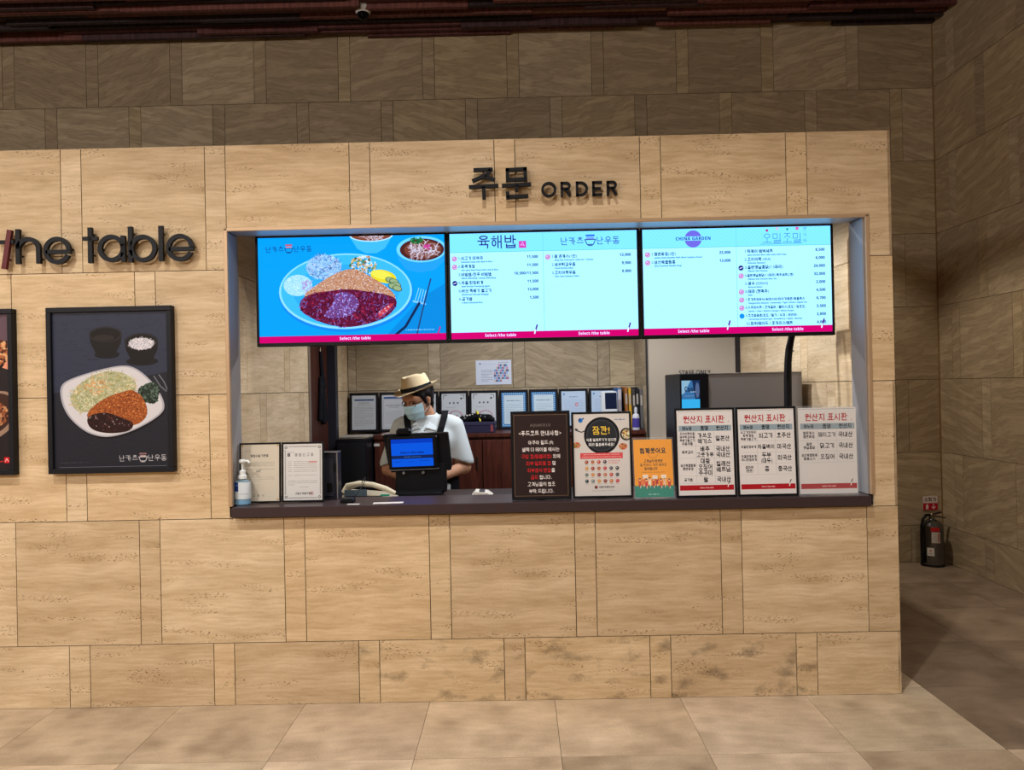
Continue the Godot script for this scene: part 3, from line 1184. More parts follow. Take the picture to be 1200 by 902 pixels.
	tile_rows(w, Transform3D(Basis(Vector3(0, 0, -1), Vector3.UP, Vector3(-1, 0, 0)), Vector3(2.708, 0, 0)), back_set, 1.962, -BACK, rows.slice(0, 5), [2.1, 2.3, 2.1, 2.3, 2.1], [Rect2(-1, 2.62, 6, 1)], 0.3)
	part(w, "core", bx(Vector3(3.07, 1.31, (BACK - 1.985) / 2.0), Vector3(0.698, 2.62, -BACK - 1.985)), mat("partition_core", Color8(140, 128, 112), 0.8))
	w = structure("door_2", "plain grey beige staff door with small dark lettering", "door")
	var leaf := mat("staff_door_paint", Color8(176, 164, 148), 0.55)
	part(w, "leaf", bx(Vector3(3.055, 1.3, -1.972), Vector3(0.66, 2.6, 0.024), 0.002), leaf)
	part(w, "door_stile", bx(Vector3(2.716, 1.3, -1.968), Vector3(0.014, 2.6, 0.03)), mat("door_edge_dark", Color8(52, 48, 48), 0.5))
	part(w, "door_stile", bx(Vector3(3.403, 1.3, -1.968), Vector3(0.028, 2.6, 0.03)), mat("door_edge_dark", Color8(52, 48, 48), 0.5))
	var tm := TextMesh.new()
	var f := SystemFont.new()
	f.font_names = PackedStringArray(["Droid Sans"])
	tm.font = f
	tm.font_size = 32
	tm.pixel_size = 0.0014
	tm.depth = 0.003
	tm.text = "STAFF ONLY"
	var p := W(814, 436.5, -1.958)
	part(w, "lettering", tm, mat("lettering_dark", Color8(40, 38, 40), 0.5), p)


# ---------------------------------------------------------------- raised letters

func build_sign_letters() -> void:
	var navy := mat("letter_black", Color8(15, 17, 23), 0.45)
	var z0 := 0.021
	var z1 := 0.038
	var s := 1.0 / (F / (EYE.z - z1))    # metres per pixel of the photograph at the letters' face
	var g := "raised letters of the shop name"
	# the shop name on the left: each letter is placed where its corner shows, its shape drawn in pixels from there, y up
	var t := 5.1 * s
	var R := 16.2 * s
	var o
	o = letter("red_slash", "dark red slanted stroke before the raised letter h", "the slash", 4.0, 315.0, "")
	var st := tool()
	bar(st, Vector2(0, 0), Vector2(7.6, 46.0) * s, t * 1.1, z0, z1)
	stud(st, Vector2(2, 12) * s, z0); stud(st, Vector2(6, 36) * s, z0)
	part(o, "stroke", st, mat("letter_red", Color8(92, 20, 26), 0.35))
	st = tool()
	bar(st, Vector2(-9.0, 32.0) * s, Vector2(11.5, 32.0) * s, t * 0.85, z0 - 0.004, z1 - 0.004)
	part(o, "crossbar", st, navy)
	o = letter("letter_h", "black raised letter h after the red slash", "h", 18.2, 309.2, g)
	st = tool()
	bar(st, Vector2(t / 2, 0), Vector2(t / 2, 41.0 * s), t, z0, z1)
	arc_band(st, Vector2(14.7, 17.0) * s, 9.5 * s, 14.7 * s, 0.0, PI, z0, z1)
	bar(st, Vector2(26.8 * s, 0), Vector2(26.8 * s, 17.0 * s), t, z0, z1)
	stud(st, Vector2(t / 2, 10 * s), z0); stud(st, Vector2(26.8, 6) * s, z0)
	part(o, "letter", st, navy)
	letter_e(66.4, 293.2, R, t, z0, z1, navy, "black raised letter e right after the raised h", g)
	o = letter("letter_t", "black raised letter t between an e and an a", "t", 103.0, 308.0, g)
	st = tool()
	bar(st, Vector2(t / 2, 0), Vector2(t / 2, 41.8 * s), t, z0, z1)
	bar(st, Vector2(-6.3, 28.8) * s, Vector2(11.3, 28.8) * s, t * 0.85, z0, z1)
	stud(st, Vector2(t / 2, 10 * s), z0); stud(st, Vector2(t / 2, 34 * s), z0)
	part(o, "letter", st, navy)
	o = letter("letter_a", "black raised round letter a with a straight right stem", "a", 114.3, 307.0, g)
	st = tool()
	arc_band(st, Vector2(16.2, 16.0) * s, R - t, R, 0.0, TAU, z0, z1)
	bar(st, Vector2(30.0 * s, 0.0), Vector2(30.0 * s, 30.8 * s), t, z0, z1)
	stud(st, Vector2(2.5, 16) * s, z0); stud(st, Vector2(30, 8) * s, z0)
	part(o, "letter", st, navy)
	o = letter("letter_b", "black raised letter b with a tall left stem", "b", 150.2, 307.0, g)
	st = tool()
	bar(st, Vector2(t / 2, 0), Vector2(t / 2, 41.8 * s), t, z0, z1)
	arc_band(st, Vector2(17.4, 15.9) * s, R - t, R, 0.0, TAU, z0, z1)
	stud(st, Vector2(t / 2, 34 * s), z0); stud(st, Vector2(31, 16) * s, z0)
	part(o, "letter", st, navy)
	o = letter("letter_l", "black raised letter l, a single tall bar", "l", 185.9, 305.8, g)
	st = tool()
	bar(st, Vector2(t / 2, 0), Vector2(t / 2, 41.6 * s), t, z0, z1)
	stud(st, Vector2(t / 2, 8 * s), z0); stud(st, Vector2(t / 2, 33 * s), z0)
	part(o, "letter", st, navy)
	letter_e(210.5, 289.8, R, t, z0, z1, navy, "black raised letter e at the end of the shop name", g)

	# the word over the window: two Korean syllables and five Latin capitals
	g = "raised letters over the order window"
	t = 4.2 * s
	o = letter("korean_letter", "black raised Korean syllable ju over the order window", "ju", 567.0, 233.2, g)
	st = tool()
	for l in [[-11.5, 34.6, 11.2, 35.0], [8.6, 34.6, 4.5, 28.6], [4.8, 29.2, -13.2, 21.6], [0.8, 26.8, 13.4, 22.4], [-17.4, 14.8, 17.4, 15.6], [-0.2, 14.8, 0.4, 0.0]]:
		bar(st, Vector2(l[0], l[1]) * s, Vector2(l[2], l[3]) * s, t, z0, z1)
	stud(st, Vector2(0, 5) * s, z0); stud(st, Vector2(0, 34.5) * s, z0)
	part(o, "letter", st, navy)
	o = letter("korean_letter", "black raised Korean syllable mun over the order window", "mun", 605.5, 232.0, g)
	st = tool()
	for l in [[-12.3, 33.4, 12.5, 34.2], [-12.3, 21.6, 12.5, 22.4], [-10.4, 35.0, -10.0, 21.0], [10.6, 36.0, 10.8, 21.0], [-17.2, 15.2, 17.3, 16.2], [0.0, 15.6, 0.2, 8.0], [-10.6, 8.4, -10.4, 0.0], [-12.4, 1.4, 13.6, 2.4]]:
		bar(st, Vector2(l[0], l[1]) * s, Vector2(l[2], l[3]) * s, t, z0, z1)
	stud(st, Vector2(-10, 4) * s, z0); stud(st, Vector2(0, 33.5) * s, z0)
	part(o, "letter", st, navy)
	t = 2.9 * s
	o = letter("letter_o", "black raised round capital O over the order window", "O", 643.4, 230.6, g)
	st = tool()
	arc_band(st, Vector2(0, 8.9) * s, 8.9 * s - t, 8.9 * s, 0.0, TAU, z0, z1)
	stud(st, Vector2(-7.4, 8.9) * s, z0); stud(st, Vector2(7.4, 8.9) * s, z0)
	part(o, "letter", st, navy)
	letter_r(657.2, 230.0, s, t, z0, z1, navy, "black raised capital R right after the O", g)
	o = letter("letter_d", "black raised capital D over the order window", "D", 675.2, 229.6, g)
	st = tool()
	bar(st, Vector2(t / 2, 0), Vector2(t / 2, 17.2 * s), t, z0, z1)
	bar(st, Vector2(0, t / 2), Vector2(5.5 * s, t / 2), t, z0, z1)
	bar(st, Vector2(0, 17.2 * s - t / 2), Vector2(5.5 * s, 17.2 * s - t / 2), t, z0, z1)
	arc_band(st, Vector2(5.5, 8.6) * s, 8.6 * s - t, 8.6 * s, -PI / 2, PI / 2, z0, z1)
	stud(st, Vector2(t / 2, 8 * s), z0)
	part(o, "letter", st, navy)
	o = letter("letter_e", "black raised capital E with three short bars", "E", 694.4, 229.2, g)
	st = tool()
	bar(st, Vector2(t / 2, 0), Vector2(t / 2, 17.2 * s), t, z0, z1)
	for y in [t / 2, 8.6 * s, 17.2 * s - t / 2]:
		bar(st, Vector2(0, y), Vector2(11.6 * s if y != 8.6 * s else 10.0 * s, y), t, z0, z1)
	stud(st, Vector2(t / 2, 8 * s), z0)
	part(o, "letter", st, navy)
	letter_r(711.4, 228.8, s, t, z0, z1, navy, "black raised capital R at the end of the word", g)


func letter(called: String, label: String, _what: String, px: float, py: float, group: String) -> Node3D:
	var p := W(px, py, 0.038)
	var o = thing(called, label, "sign letter", Vector3(p.x, p.y, 0.0), group)
	o.rotation.z = 0.0
	return o


func stud(st: SurfaceTool, at: Vector2, z: float) -> void:
	box(st, Vector3(at.x - 0.004, at.y - 0.004, 0.0), Vector3(at.x + 0.004, at.y + 0.004, z + 0.002))


func letter_e(px: float, py: float, R: float, t: float, z0: float, z1: float, m: Material, label: String, g: String) -> void:
	var o = letter("letter_e", label, "e", px, py, g)
	var st := tool()
	arc_band(st, Vector2.ZERO, R - t, R, 0.0, TAU - 0.42, z0, z1)
	bar(st, Vector2(-R + t * 0.6, -0.1 * R), Vector2(R - t * 0.02, -0.1 * R), t * 0.9, z0, z1)
	stud(st, Vector2(-R + t / 2, 0), z0)
	stud(st, Vector2(R - t / 2, 0.1 * R), z0)
	part(o, "letter", st, m)


func letter_r(px: float, py: float, s: float, t: float, z0: float, z1: float, m: Material, label: String, g: String) -> void:
	var o = letter("letter_r", label, "R", px, py, g)
	var st := tool()
	var r := 4.9 * s
	bar(st, Vector2(t / 2, 0), Vector2(t / 2, 17.2 * s), t, z0, z1)
	bar(st, Vector2(0, 17.2 * s - t / 2), Vector2(7.0 * s, 17.2 * s - t / 2), t, z0, z1)
	bar(st, Vector2(0, 17.2 * s - 2 * r + t / 2), Vector2(7.0 * s, 17.2 * s - 2 * r + t / 2), t, z0, z1)
	arc_band(st, Vector2(7.0 * s, 17.2 * s - r), r - t, r, -PI / 2, PI / 2, z0, z1)
	bar(st, Vector2(6.2 * s, 17.2 * s - 2 * r + t * 0.6), Vector2(11.0 * s, 0.4 * s), t, z0, z1)
	stud(st, Vector2(t / 2, 8 * s), z0)
	part(o, "letter", st, m)


# ---------------------------------------------------------------- pictures

func bowl_mark(c: Canvas, x: float, y: float, s: float, ink: Color, fill: Color) -> void:
	# the small bowl between the two halves of a noodle shop's logo
	c.rect(x - s * 0.42, y - s * 0.52, x + s * 0.42, y - s * 0.34, fill)
	c.rect(x - s * 0.36, y - s * 0.26, x + s * 0.36, y - s * 0.06, fill.lerp(Color.WHITE, 0.35))
	c.stroke([x - s * 0.5, y - s * 0.05, x + s * 0.5, y - s * 0.05], s * 0.07, ink)
	c.stroke([x - s * 0.5, y - s * 0.05, x - s * 0.3, y + s * 0.42, x + s * 0.3, y + s * 0.42, x + s * 0.5, y - s * 0.05], s * 0.07, ink)
	c.stroke([x - s * 0.2, y + s * 0.52, x + s * 0.2, y + s * 0.52], s * 0.07, ink)


func noodle_logo(c: Canvas, x: float, y: float, s: float, ink: Color, fill: Color) -> void:
	c.text("난카츠", x - s * 0.75, y, s, ink, false, 2, 0.0, s * 0.07)
	bowl_mark(c, x, y - s * 0.1, s * 1.3, ink, fill)
	c.text("난우동", x + s * 0.75, y, s, ink, false, 0, 0.0, s * 0.07)


func band(c: Canvas, xs: Array) -> void:
	# the magenta foot of every menu screen
	var y := c.h * 0.938
	c.rect(0, y, c.w, c.h, rgb(226, 0, 92))
	for x in xs:
		c.text("Select", x - 8, y + 15, 19, Color.WHITE, true, 2)
		c.text("/the table", x - 4, y + 15, 19, Color.WHITE, true, 0)


func slash(c: Canvas, x: float) -> void:
	var y := c.h * 0.938
	c.stroke([x - 5, y + 9, x + 6, y - 28], 7.0, rgb(86, 40, 120))
	c.stroke([x - 6, y + 10, x - 2, y - 6], 6.0, Color.WHITE)


func menu_head(c: Canvas, x0: float, x1: float) -> void:
	c.rect(x0, 0, x1, 88, rgb(140, 232, 250))
	for j in 9:
		for i in int((x1 - x0) / 20.0):
			c.oval(x0 + 10 + i * 20 + (j % 2) * 10, 6 + j * 10, 1.1, 1.1, rgb(70, 160, 190), 0.7)
	c.rect(x0, 87, x1, 89, rgb(90, 190, 215))


func menu_item(c: Canvas, x: float, y: float, right: float, name_: String, price: String, english: String, badge := 0, size := 17.0) -> void:
	var ink := rgb(12, 52, 84)
	if badge == 1:
		c.oval(x - 17, y + 2, 12, 12, rgb(214, 70, 120))
		c.oval(x - 17, y + 2, 9.5, 9.5, rgb(236, 190, 214))
		c.stroke([x - 22, y + 5, x - 16, y + 5, x - 12, y - 3], 3.0, rgb(190, 50, 100))
	elif badge == 2:
		c.oval(x - 17, y + 2, 12, 12, rgb(24, 26, 90))
		c.stroke([x - 23, y + 4, x - 11, y], 3.5, Color.WHITE)
	elif badge == 3:
		c.oval(x - 17, y + 2, 12, 12, rgb(20, 140, 225))
	c.text(name_, x, y, size, ink, false, 0, 0.0, size * 0.125)
	c.text(price, right, y - 2, 18, ink, true, 2)
	c.text(english, x + 14, y + 17, 10, rgb(30, 92, 124), true, 0)


func dish_picture() -> ImageTexture:
	var c := Canvas.new(self, 880, 495, rgb(6, 158, 208))
	var rg := c.rng
	for i in 700:
		c.oval(rg.randf() * 880, rg.randf() * 470, rg.randf_range(1, 3), 1.0, rgb(20, 172, 222) if i % 2 else rgb(4, 146, 198), 0.5)
	c.poly([600, 470, 760, 300, 880, 230, 880, 470], rgb(12, 120, 168), 0.55)
	# bowl at the top edge
	c.poly([430, -4, 470, 60, 510, 82, 560, 82, 600, 60, 640, -4], rgb(70, 186, 240))
	c.oval(536, -4, 104, 32, rgb(196, 236, 250)); c.oval(536, -4, 96, 27, rgb(140, 74, 44))
	c.crumbs(ring_poly(540, 2, 62, 15), 60, 2.0, 3.0, [rgb(240, 224, 210), rgb(214, 190, 176)], 7.0)
	# bowl on the right
	c.poly([654, 78, 664, 120, 700, 164, 760, 178, 830, 168, 884, 120, 884, 78], rgb(38, 160, 226))
	c.oval(772, 68, 118, 62, rgb(120, 214, 250)); c.oval(774, 70, 104, 52, rgb(84, 36, 26))
	c.oval(778, 70, 88, 42, rgb(126, 62, 40))
	c.crumbs(ring_poly(776, 72, 70, 34), 120, 2.5, 3.5, [rgb(240, 228, 214), rgb(224, 200, 190), rgb(190, 150, 134)], 9.0)
	c.crumbs(ring_poly(750, 26, 30, 14), 60, 3.0, 6.0, [rgb(34, 120, 50), rgb(60, 160, 70), rgb(20, 90, 40)])
	c.crumbs(ring_poly(800, 58, 18, 12), 26, 3.0, 5.0, [rgb(206, 30, 110), rgb(230, 70, 140)])
	# plate
	c.oval(412, 268, 318, 182, rgb(24, 128, 198), 0.8)
	c.oval(410, 258, 314, 178, rgb(150, 220, 250)); c.oval(410, 256, 304, 169, rgb(64, 186, 236))
	c.oval(414, 262, 250, 130, rgb(50, 172, 226))
	# rice, shredded cabbage, salad, pickles
	c.oval(186, 226, 68, 50, rgb(172, 220, 246)); c.crumbs(ring_poly(186, 226, 66, 48), 460, 1.6, 2.6, [rgb(206, 236, 250), rgb(150, 206, 240), rgb(226, 244, 252)], 2.2)
	c.crumbs(ring_poly(236, 232, 34, 26), 60, 2.0, 3.0, [rgb(200, 160, 170), rgb(180, 130, 150)], 4.0)
	c.oval(310, 142, 84, 58, rgb(150, 196, 214)); c.crumbs(ring_poly(312, 142, 84, 60), 460, 1.4, 2.0, [rgb(232, 240, 220), rgb(176, 206, 206), rgb(150, 120, 150), rgb(70, 110, 140), rgb(226, 236, 236), rgb(40, 60, 110)], 7.0)
	c.crumbs(ring_poly(496, 138, 62, 42), 200, 4.0, 7.0, [rgb(240, 236, 214), rgb(236, 180, 90), rgb(90, 140, 90), rgb(224, 130, 60), rgb(220, 230, 220), rgb(60, 90, 60)])
	c.oval(590, 192, 62, 30, rgb(250, 214, 30), 1.0, 0.25); c.oval(580, 184, 50, 20, rgb(255, 232, 70), 1.0, 0.25)
	for q in [[622, 210], [640, 218], [650, 234], [634, 240], [654, 250]]:
		c.oval(q[0], q[1], 24, 14, rgb(70, 96, 50), 1.0, 0.3); c.oval(q[0], q[1] - 1, 20, 11, rgb(166, 176, 110), 1.0, 0.3)
	# the cutlet and its sauce
	var cut := soft([206, 276, 250, 240, 330, 190, 400, 158, 452, 152, 500, 172, 560, 210, 620, 252, 648, 290, 640, 320, 440, 330, 240, 330])
	c.poly(cut, rgb(206, 140, 92))
	c.crumbs(to_poly(cut), 1500, 1.6, 3.2, [rgb(246, 214, 176), rgb(224, 170, 122), rgb(170, 88, 54), rgb(236, 196, 150), rgb(150, 66, 48), rgb(252, 232, 206)])
	var sauce := soft([196, 290, 260, 262, 330, 256, 420, 246, 520, 262, 600, 276, 648, 296, 652, 330, 610, 380, 520, 414, 420, 430, 330, 416, 250, 384, 190, 344])
	c.poly(sauce, rgb(104, 20, 44))
	c.crumbs(to_poly(sauce), 700, 2.5, 6.0, [rgb(74, 10, 30), rgb(150, 26, 50), rgb(176, 40, 62), rgb(54, 8, 26), rgb(128, 70, 120)])
	var shine := soft([360, 268, 420, 256, 476, 300, 470, 340, 420, 380, 330, 386, 300, 370, 350, 320])
	c.poly(shine, rgb(140, 112, 176), 0.45)
	c.crumbs(to_poly(sauce), 120, 2.0, 4.5, [rgb(150, 120, 170), rgb(120, 80, 130)], 4.0)
	c.crumbs(to_poly(shine), 260, 1.5, 4.0, [rgb(176, 160, 214), rgb(110, 80, 150), rgb(196, 184, 226)])
	c.poly([560, 366, 600, 332, 640, 316, 620, 344, 570, 384], rgb(206, 60, 66)); c.crumbs(ring_poly(590, 352, 34, 12, -0.6), 40, 2.0, 4.0, [rgb(240, 130, 120), rgb(250, 200, 190)])
	# fork
	for k in 4:
		c.stroke([756 + k * 11, 250 + k * 4, 738 + k * 12, 306 + k * 5], 3.0, rgb(176, 224, 246))
	c.stroke([730, 312, 784, 326], 9.0, rgb(140, 200, 236))
	c.stroke([756, 322, 690, 430, 640, 470], 12.0, rgb(20, 40, 70))
	c.stroke([812, 210, 770, 360, 742, 470], 7.0, rgb(40, 70, 104))
	noodle_logo(c, 146, 55, 30, rgb(18, 50, 96), rgb(210, 90, 90))
	band(c, [440])
	c.scribble(690, 826, 446, 6, Color.WHITE, 0.7)
	c.stroke([840, 470, 852, 436], 6.0, rgb(230, 10, 100))
	return c.texture()


func menu_left() -> ImageTexture:
	var c := Canvas.new(self, 880, 495, rgb(190, 250, 255))
	menu_head(c, 0, 880)
	var ink := rgb(30, 34, 96)
	c.text("육해밥", 128, 42, 66, ink, false, 0, -1.0, 5.2)
	c.rect(326, 40, 360, 72, rgb(226, 60, 150)); c.stroke([334, 62, 343, 46, 352, 62, 334, 56], 2.5, rgb(250, 190, 226))
	noodle_logo(c, 662, 46, 38, ink, rgb(60, 110, 200))
	c.rect(438, 0, 440, 464, rgb(120, 200, 215))
	var a := [["1.쇠고기 미역국", "11,500", "Seaweed Soup with Beef & Rice", 1], ["2.파육개장", "11,500", "Hot spicy Beef Soup with Leek & Rice", 1], ["3.비빔밥/전주 비빔밥", "10,500/11,500", "Bibim Bibimbap / Jeonju Bibimbap", 0], ["5.차돌 된장찌개", "11,500", "Beef Brisket Doenjang Jjigae", 2], ["6.버섯 뚝배기 불고기", "13,000", "Mushroom Hot-pot Bulgogi", 0], ["A.공기밥", "1,500", "A Bowl Steamed Rice", 0]]
	for i in a.size():
		menu_item(c, 38, 116 + i * 38.2, 415, a[i][0], a[i][1], a[i][2], a[i][3])
	var b := [["1.왕 돈까스(1인)", "13,900", "King size Fried pork cutlet for 1 Person", 1], ["2.새우튀김우동", "9,900", "Fried Shrimp Udon", 0], ["3.꼬치어묵우동", "9,900", "Fish Cake Skewers Udon", 0]]
	for i in b.size():
		menu_item(c, 478, 116 + i * 38.2, 852, b[i][0], b[i][1], b[i][2], b[i][3])
	band(c, [220, 660])
	slash(c, 398)
	slash(c, 836)
	return c.texture()


func menu_right() -> ImageTexture:
	var c := Canvas.new(self, 880, 495, rgb(190, 250, 255))
	menu_head(c, 0, 880)
	c.oval(238, 48, 40, 40, rgb(120, 104, 190))
	c.rect(190, 36, 290, 56, rgb(140, 232, 250))
	c.text("CHINA GARDEN", 238, 46, 21, rgb(34, 40, 110), true, 1, 1.0)
	c.text("오밀조밀", 560, 54, 50, rgb(60, 120, 140), false, 0, -2.0, 2.4)
	c.stroke([552, 80, 748, 78], 1.6, rgb(60, 120, 140))
	var y := 12
	for ch in ["분", "식", "바"]:
		c.text(ch, 752, y, 19, rgb(90, 160, 170), false, 0, 0.0, 1.4)
		y += 27
	c.oval(584, 16, 6, 6, rgb(200, 30, 70)); c.rect(626, 2, 638, 14, rgb(230, 180, 190)); c.poly([672, 8, 686, 8, 679, 20], rgb(40, 140, 90)); c.rect(718, 2, 732, 16, rgb(220, 110, 150))
	c.rect(438, 0, 440, 464, rgb(120, 200, 215))
	var a := [["1.쟁반짜장(2인)", "23,000", "Jumbo Sized Noodles With Black Soybean Sauce", 1], ["2.삼선해물짬뽕", "13,000", "Spicy Seafood Noodle Soup", 1]]
	for i in a.size():
		menu_item(c, 40, 116 + i * 38.0, 412, a[i][0], a[i][1], a[i][2], a[i][3])
	var b := [["1.떡볶이 범벅세트", "8,500", "Spicy Korean Rice cake stew with Fries", 0], ["2.꼬치어묵 (3EA)", "6,000", "Fishcake Skewers", 0], ["3.올반옛날통닭(1.5마리)", "24,000", "Olbaan Old Chicken", 2], ["4.올반옛날통닭(1.5마리) 맥주세트(2캔)", "32,000", "Olbaan Old Chicken Beer Set", 1], ["5.생수 (500ml)", "2,000", "Mineral Water", 0], ["6.테라 (캔맥주)", "4,500", "Beer", 1], ["7.호가든보타닉/써머스비/타이거레몬/애플폭스", "6,700", "Hoegaarden Botanic / Somersby / Tiger Lemon / Apple Fox", 1], ["8.스프라이트 / 코카콜라 / 웰치스(포도 / 청포도)", "3,500", "Sprite / Coke / Welch's (Grape / White Grape)", 1], ["9.코코몽음료(포도 / 딸기 / 사과 / 보리차)", "2,800", "Cocomong drink(Grape / Strawberry / Apple / Barley)", 3], ["10.파워에이드 / 포카리스웨트", "4,000", "Powerade / Pocarisweat", 0]]
	for i in b.size():
		menu_item(c, 476, 112 + i * 37.6, 852, b[i][0], b[i][1], b[i][2], b[i][3], 13.6 if b[i][0].length() > 22 else 17.0)
	band(c, [220, 660])
	slash(c, 396)
	slash(c, 836)
	return c.texture()


func cutlet_poster() -> ImageTexture:
	var c := Canvas.new(self, 480, 640, rgb(30, 33, 44))
	var rg := c.rng
	c.poly([0, 0, 480, 0, 480, 250, 0, 330], rgb(46, 52, 72))
	for i in 900:
		c.oval(rg.randf() * 480, rg.randf() * 640, rg.randf_range(3, 16), rg.randf_range(1, 2), rgb(40, 45, 62) if i % 2 else rgb(30, 33, 44), 0.35)
	# two black bowls
	c.oval(226, 176, 52, 16, rgb(14, 14, 18), 0.8)
	c.poly([152, 92, 160, 130, 182, 172, 200, 182, 246, 182, 264, 168, 284, 130, 290, 92], rgb(20, 20, 24))
	c.oval(221, 92, 69, 32, rgb(38, 38, 44)); c.oval(221, 93, 62, 27, rgb(16, 15, 18)); c.oval(214, 106, 44, 12, rgb(40, 34, 34))
	c.oval(372, 206, 66, 18, rgb(14, 14, 18), 0.8)
	c.poly([300, 122, 306, 160, 330, 206, 350, 216, 396, 216, 416, 200, 436, 160, 440, 122], rgb(18, 18, 22))
	c.oval(370, 124, 70, 34, rgb(32, 32, 38)); c.oval(370, 126, 62, 28, rgb(14, 14, 17))
	c.oval(370, 134, 52, 24, rgb(196, 194, 204)); c.crumbs(ring_poly(370, 132, 56, 26), 300, 1.8, 2.8, [rgb(236, 234, 240), rgb(190, 188, 200), rgb(216, 214, 224), rgb(160, 158, 172)], 2.0)
	# cutlery in the dark
	c.stroke([420, 268, 446, 310, 470, 330], 6.0, rgb(96, 98, 108)); c.stroke([440, 262, 460, 290, 474, 322], 4.0, rgb(120, 122, 132))
	# plate
	var plate := soft([30, 300, 60, 276, 140, 250, 240, 226, 300, 220, 340, 230, 380, 258, 420, 300, 452, 350, 464, 392, 452, 420, 400, 456, 320, 494, 240, 514, 190, 512, 130, 492, 70, 440, 40, 390, 28, 340])
	var shade := []
	for i in plate.size():
		shade.append(plate[i] + (8 if i % 2 else 4))
	c.poly(shade, rgb(14, 14, 20), 0.9)
	c.poly(plate, rgb(168, 168, 180))
	var inner := []
	for i in plate.size():
		inner.append(lerpf(plate[i], 370.0 if i % 2 else 246.0, 0.04))
	c.poly(inner, rgb(206, 205, 212))
	# cabbage, greens, cutlet, sauce
	var leaf := soft([66, 360, 90, 310, 140, 270, 200, 246, 260, 242, 320, 262, 352, 300, 330, 340, 250, 360, 150, 410, 96, 410])
	c.poly(leaf, rgb(172, 172, 140))
	c.crumbs(to_poly(leaf), 900, 1.4, 2.4, [rgb(214, 212, 176), rgb(188, 190, 140), rgb(150, 158, 100), rgb(232, 230, 206), rgb(214, 170, 110), rgb(120, 130, 76)], 8.0)
	c.crumbs(ring_poly(176, 306, 50, 26), 60, 2.0, 3.5, [rgb(214, 130, 70), rgb(226, 160, 96)], 3.0)
	var green := ring_poly(400, 336, 44, 42, 0.0, 0.08)
	c.poly(flat_list(green), rgb(34, 46, 40)); c.crumbs(green, 220, 3.0, 6.0, [rgb(44, 62, 52), rgb(24, 34, 30), rgb(66, 86, 74), rgb(90, 110, 100)])
	var cut := soft([134, 420, 170, 380, 230, 346, 300, 326, 330, 320, 370, 350, 392, 400, 384, 440, 340, 470, 240, 470, 150, 450])
	c.poly(cut, rgb(150, 78, 36))
	c.crumbs(to_poly(cut), 1300, 1.5, 3.0, [rgb(204, 120, 56), rgb(176, 92, 40), rgb(120, 54, 24), rgb(226, 152, 84), rgb(96, 42, 20)])
	var sauce := soft([136, 432, 170, 416, 220, 412, 260, 426, 310, 446, 334, 460, 320, 490, 250, 500, 180, 492, 144, 470])
	c.poly(sauce, rgb(38, 16, 18))
	c.crumbs(to_poly(sauce), 120, 2.0, 5.0, [rgb(58, 26, 28), rgb(24, 10, 12), rgb(150, 130, 136), rgb(80, 44, 44)])
	noodle_logo(c, 368, 602, 27, rgb(222, 220, 226), rgb(140, 104, 104))
	c.rect(20, 634, 466, 635.5, rgb(150, 150, 156), 0.8)
	c.scribble(24, 140, 616, 4, rgb(120, 122, 130), 0.5)
	return c.texture()


func meal_poster() -> ImageTexture:
	var c := Canvas.new(self, 480, 640, rgb(34, 28, 32))
	c.rect(0, 0, 480, 110, rgb(96, 74, 86))
	c.oval(430, 170, 80, 60, rgb(24, 16, 16)); c.crumbs(ring_poly(440, 160, 60, 50), 160, 5.0, 10.0, [rgb(176, 100, 60), rgb(226, 170, 120), rgb(90, 40, 30)])
	c.poly([470, 190, 480, 180, 480, 230, 450, 220], rgb(226, 150, 120))
	c.oval(400, 420, 130, 90, rgb(150, 122, 106), 1.0, -0.6); c.oval(400, 414, 110, 76, rgb(60, 36, 30), 1.0, -0.6)
	c.crumbs(ring_poly(380, 410, 90, 60), 300, 4.0, 9.0, [rgb(150, 84, 50), rgb(110, 56, 36), rgb(196, 140, 96)])
	c.rect(452, 588, 474, 612, rgb(206, 30, 36)); c.stroke([456, 606, 463, 594, 470, 606], 2.0, Color.WHITE)
	c.stroke([410, 610, 448, 604], 4.0, rgb(206, 30, 36))
	return c.texture()


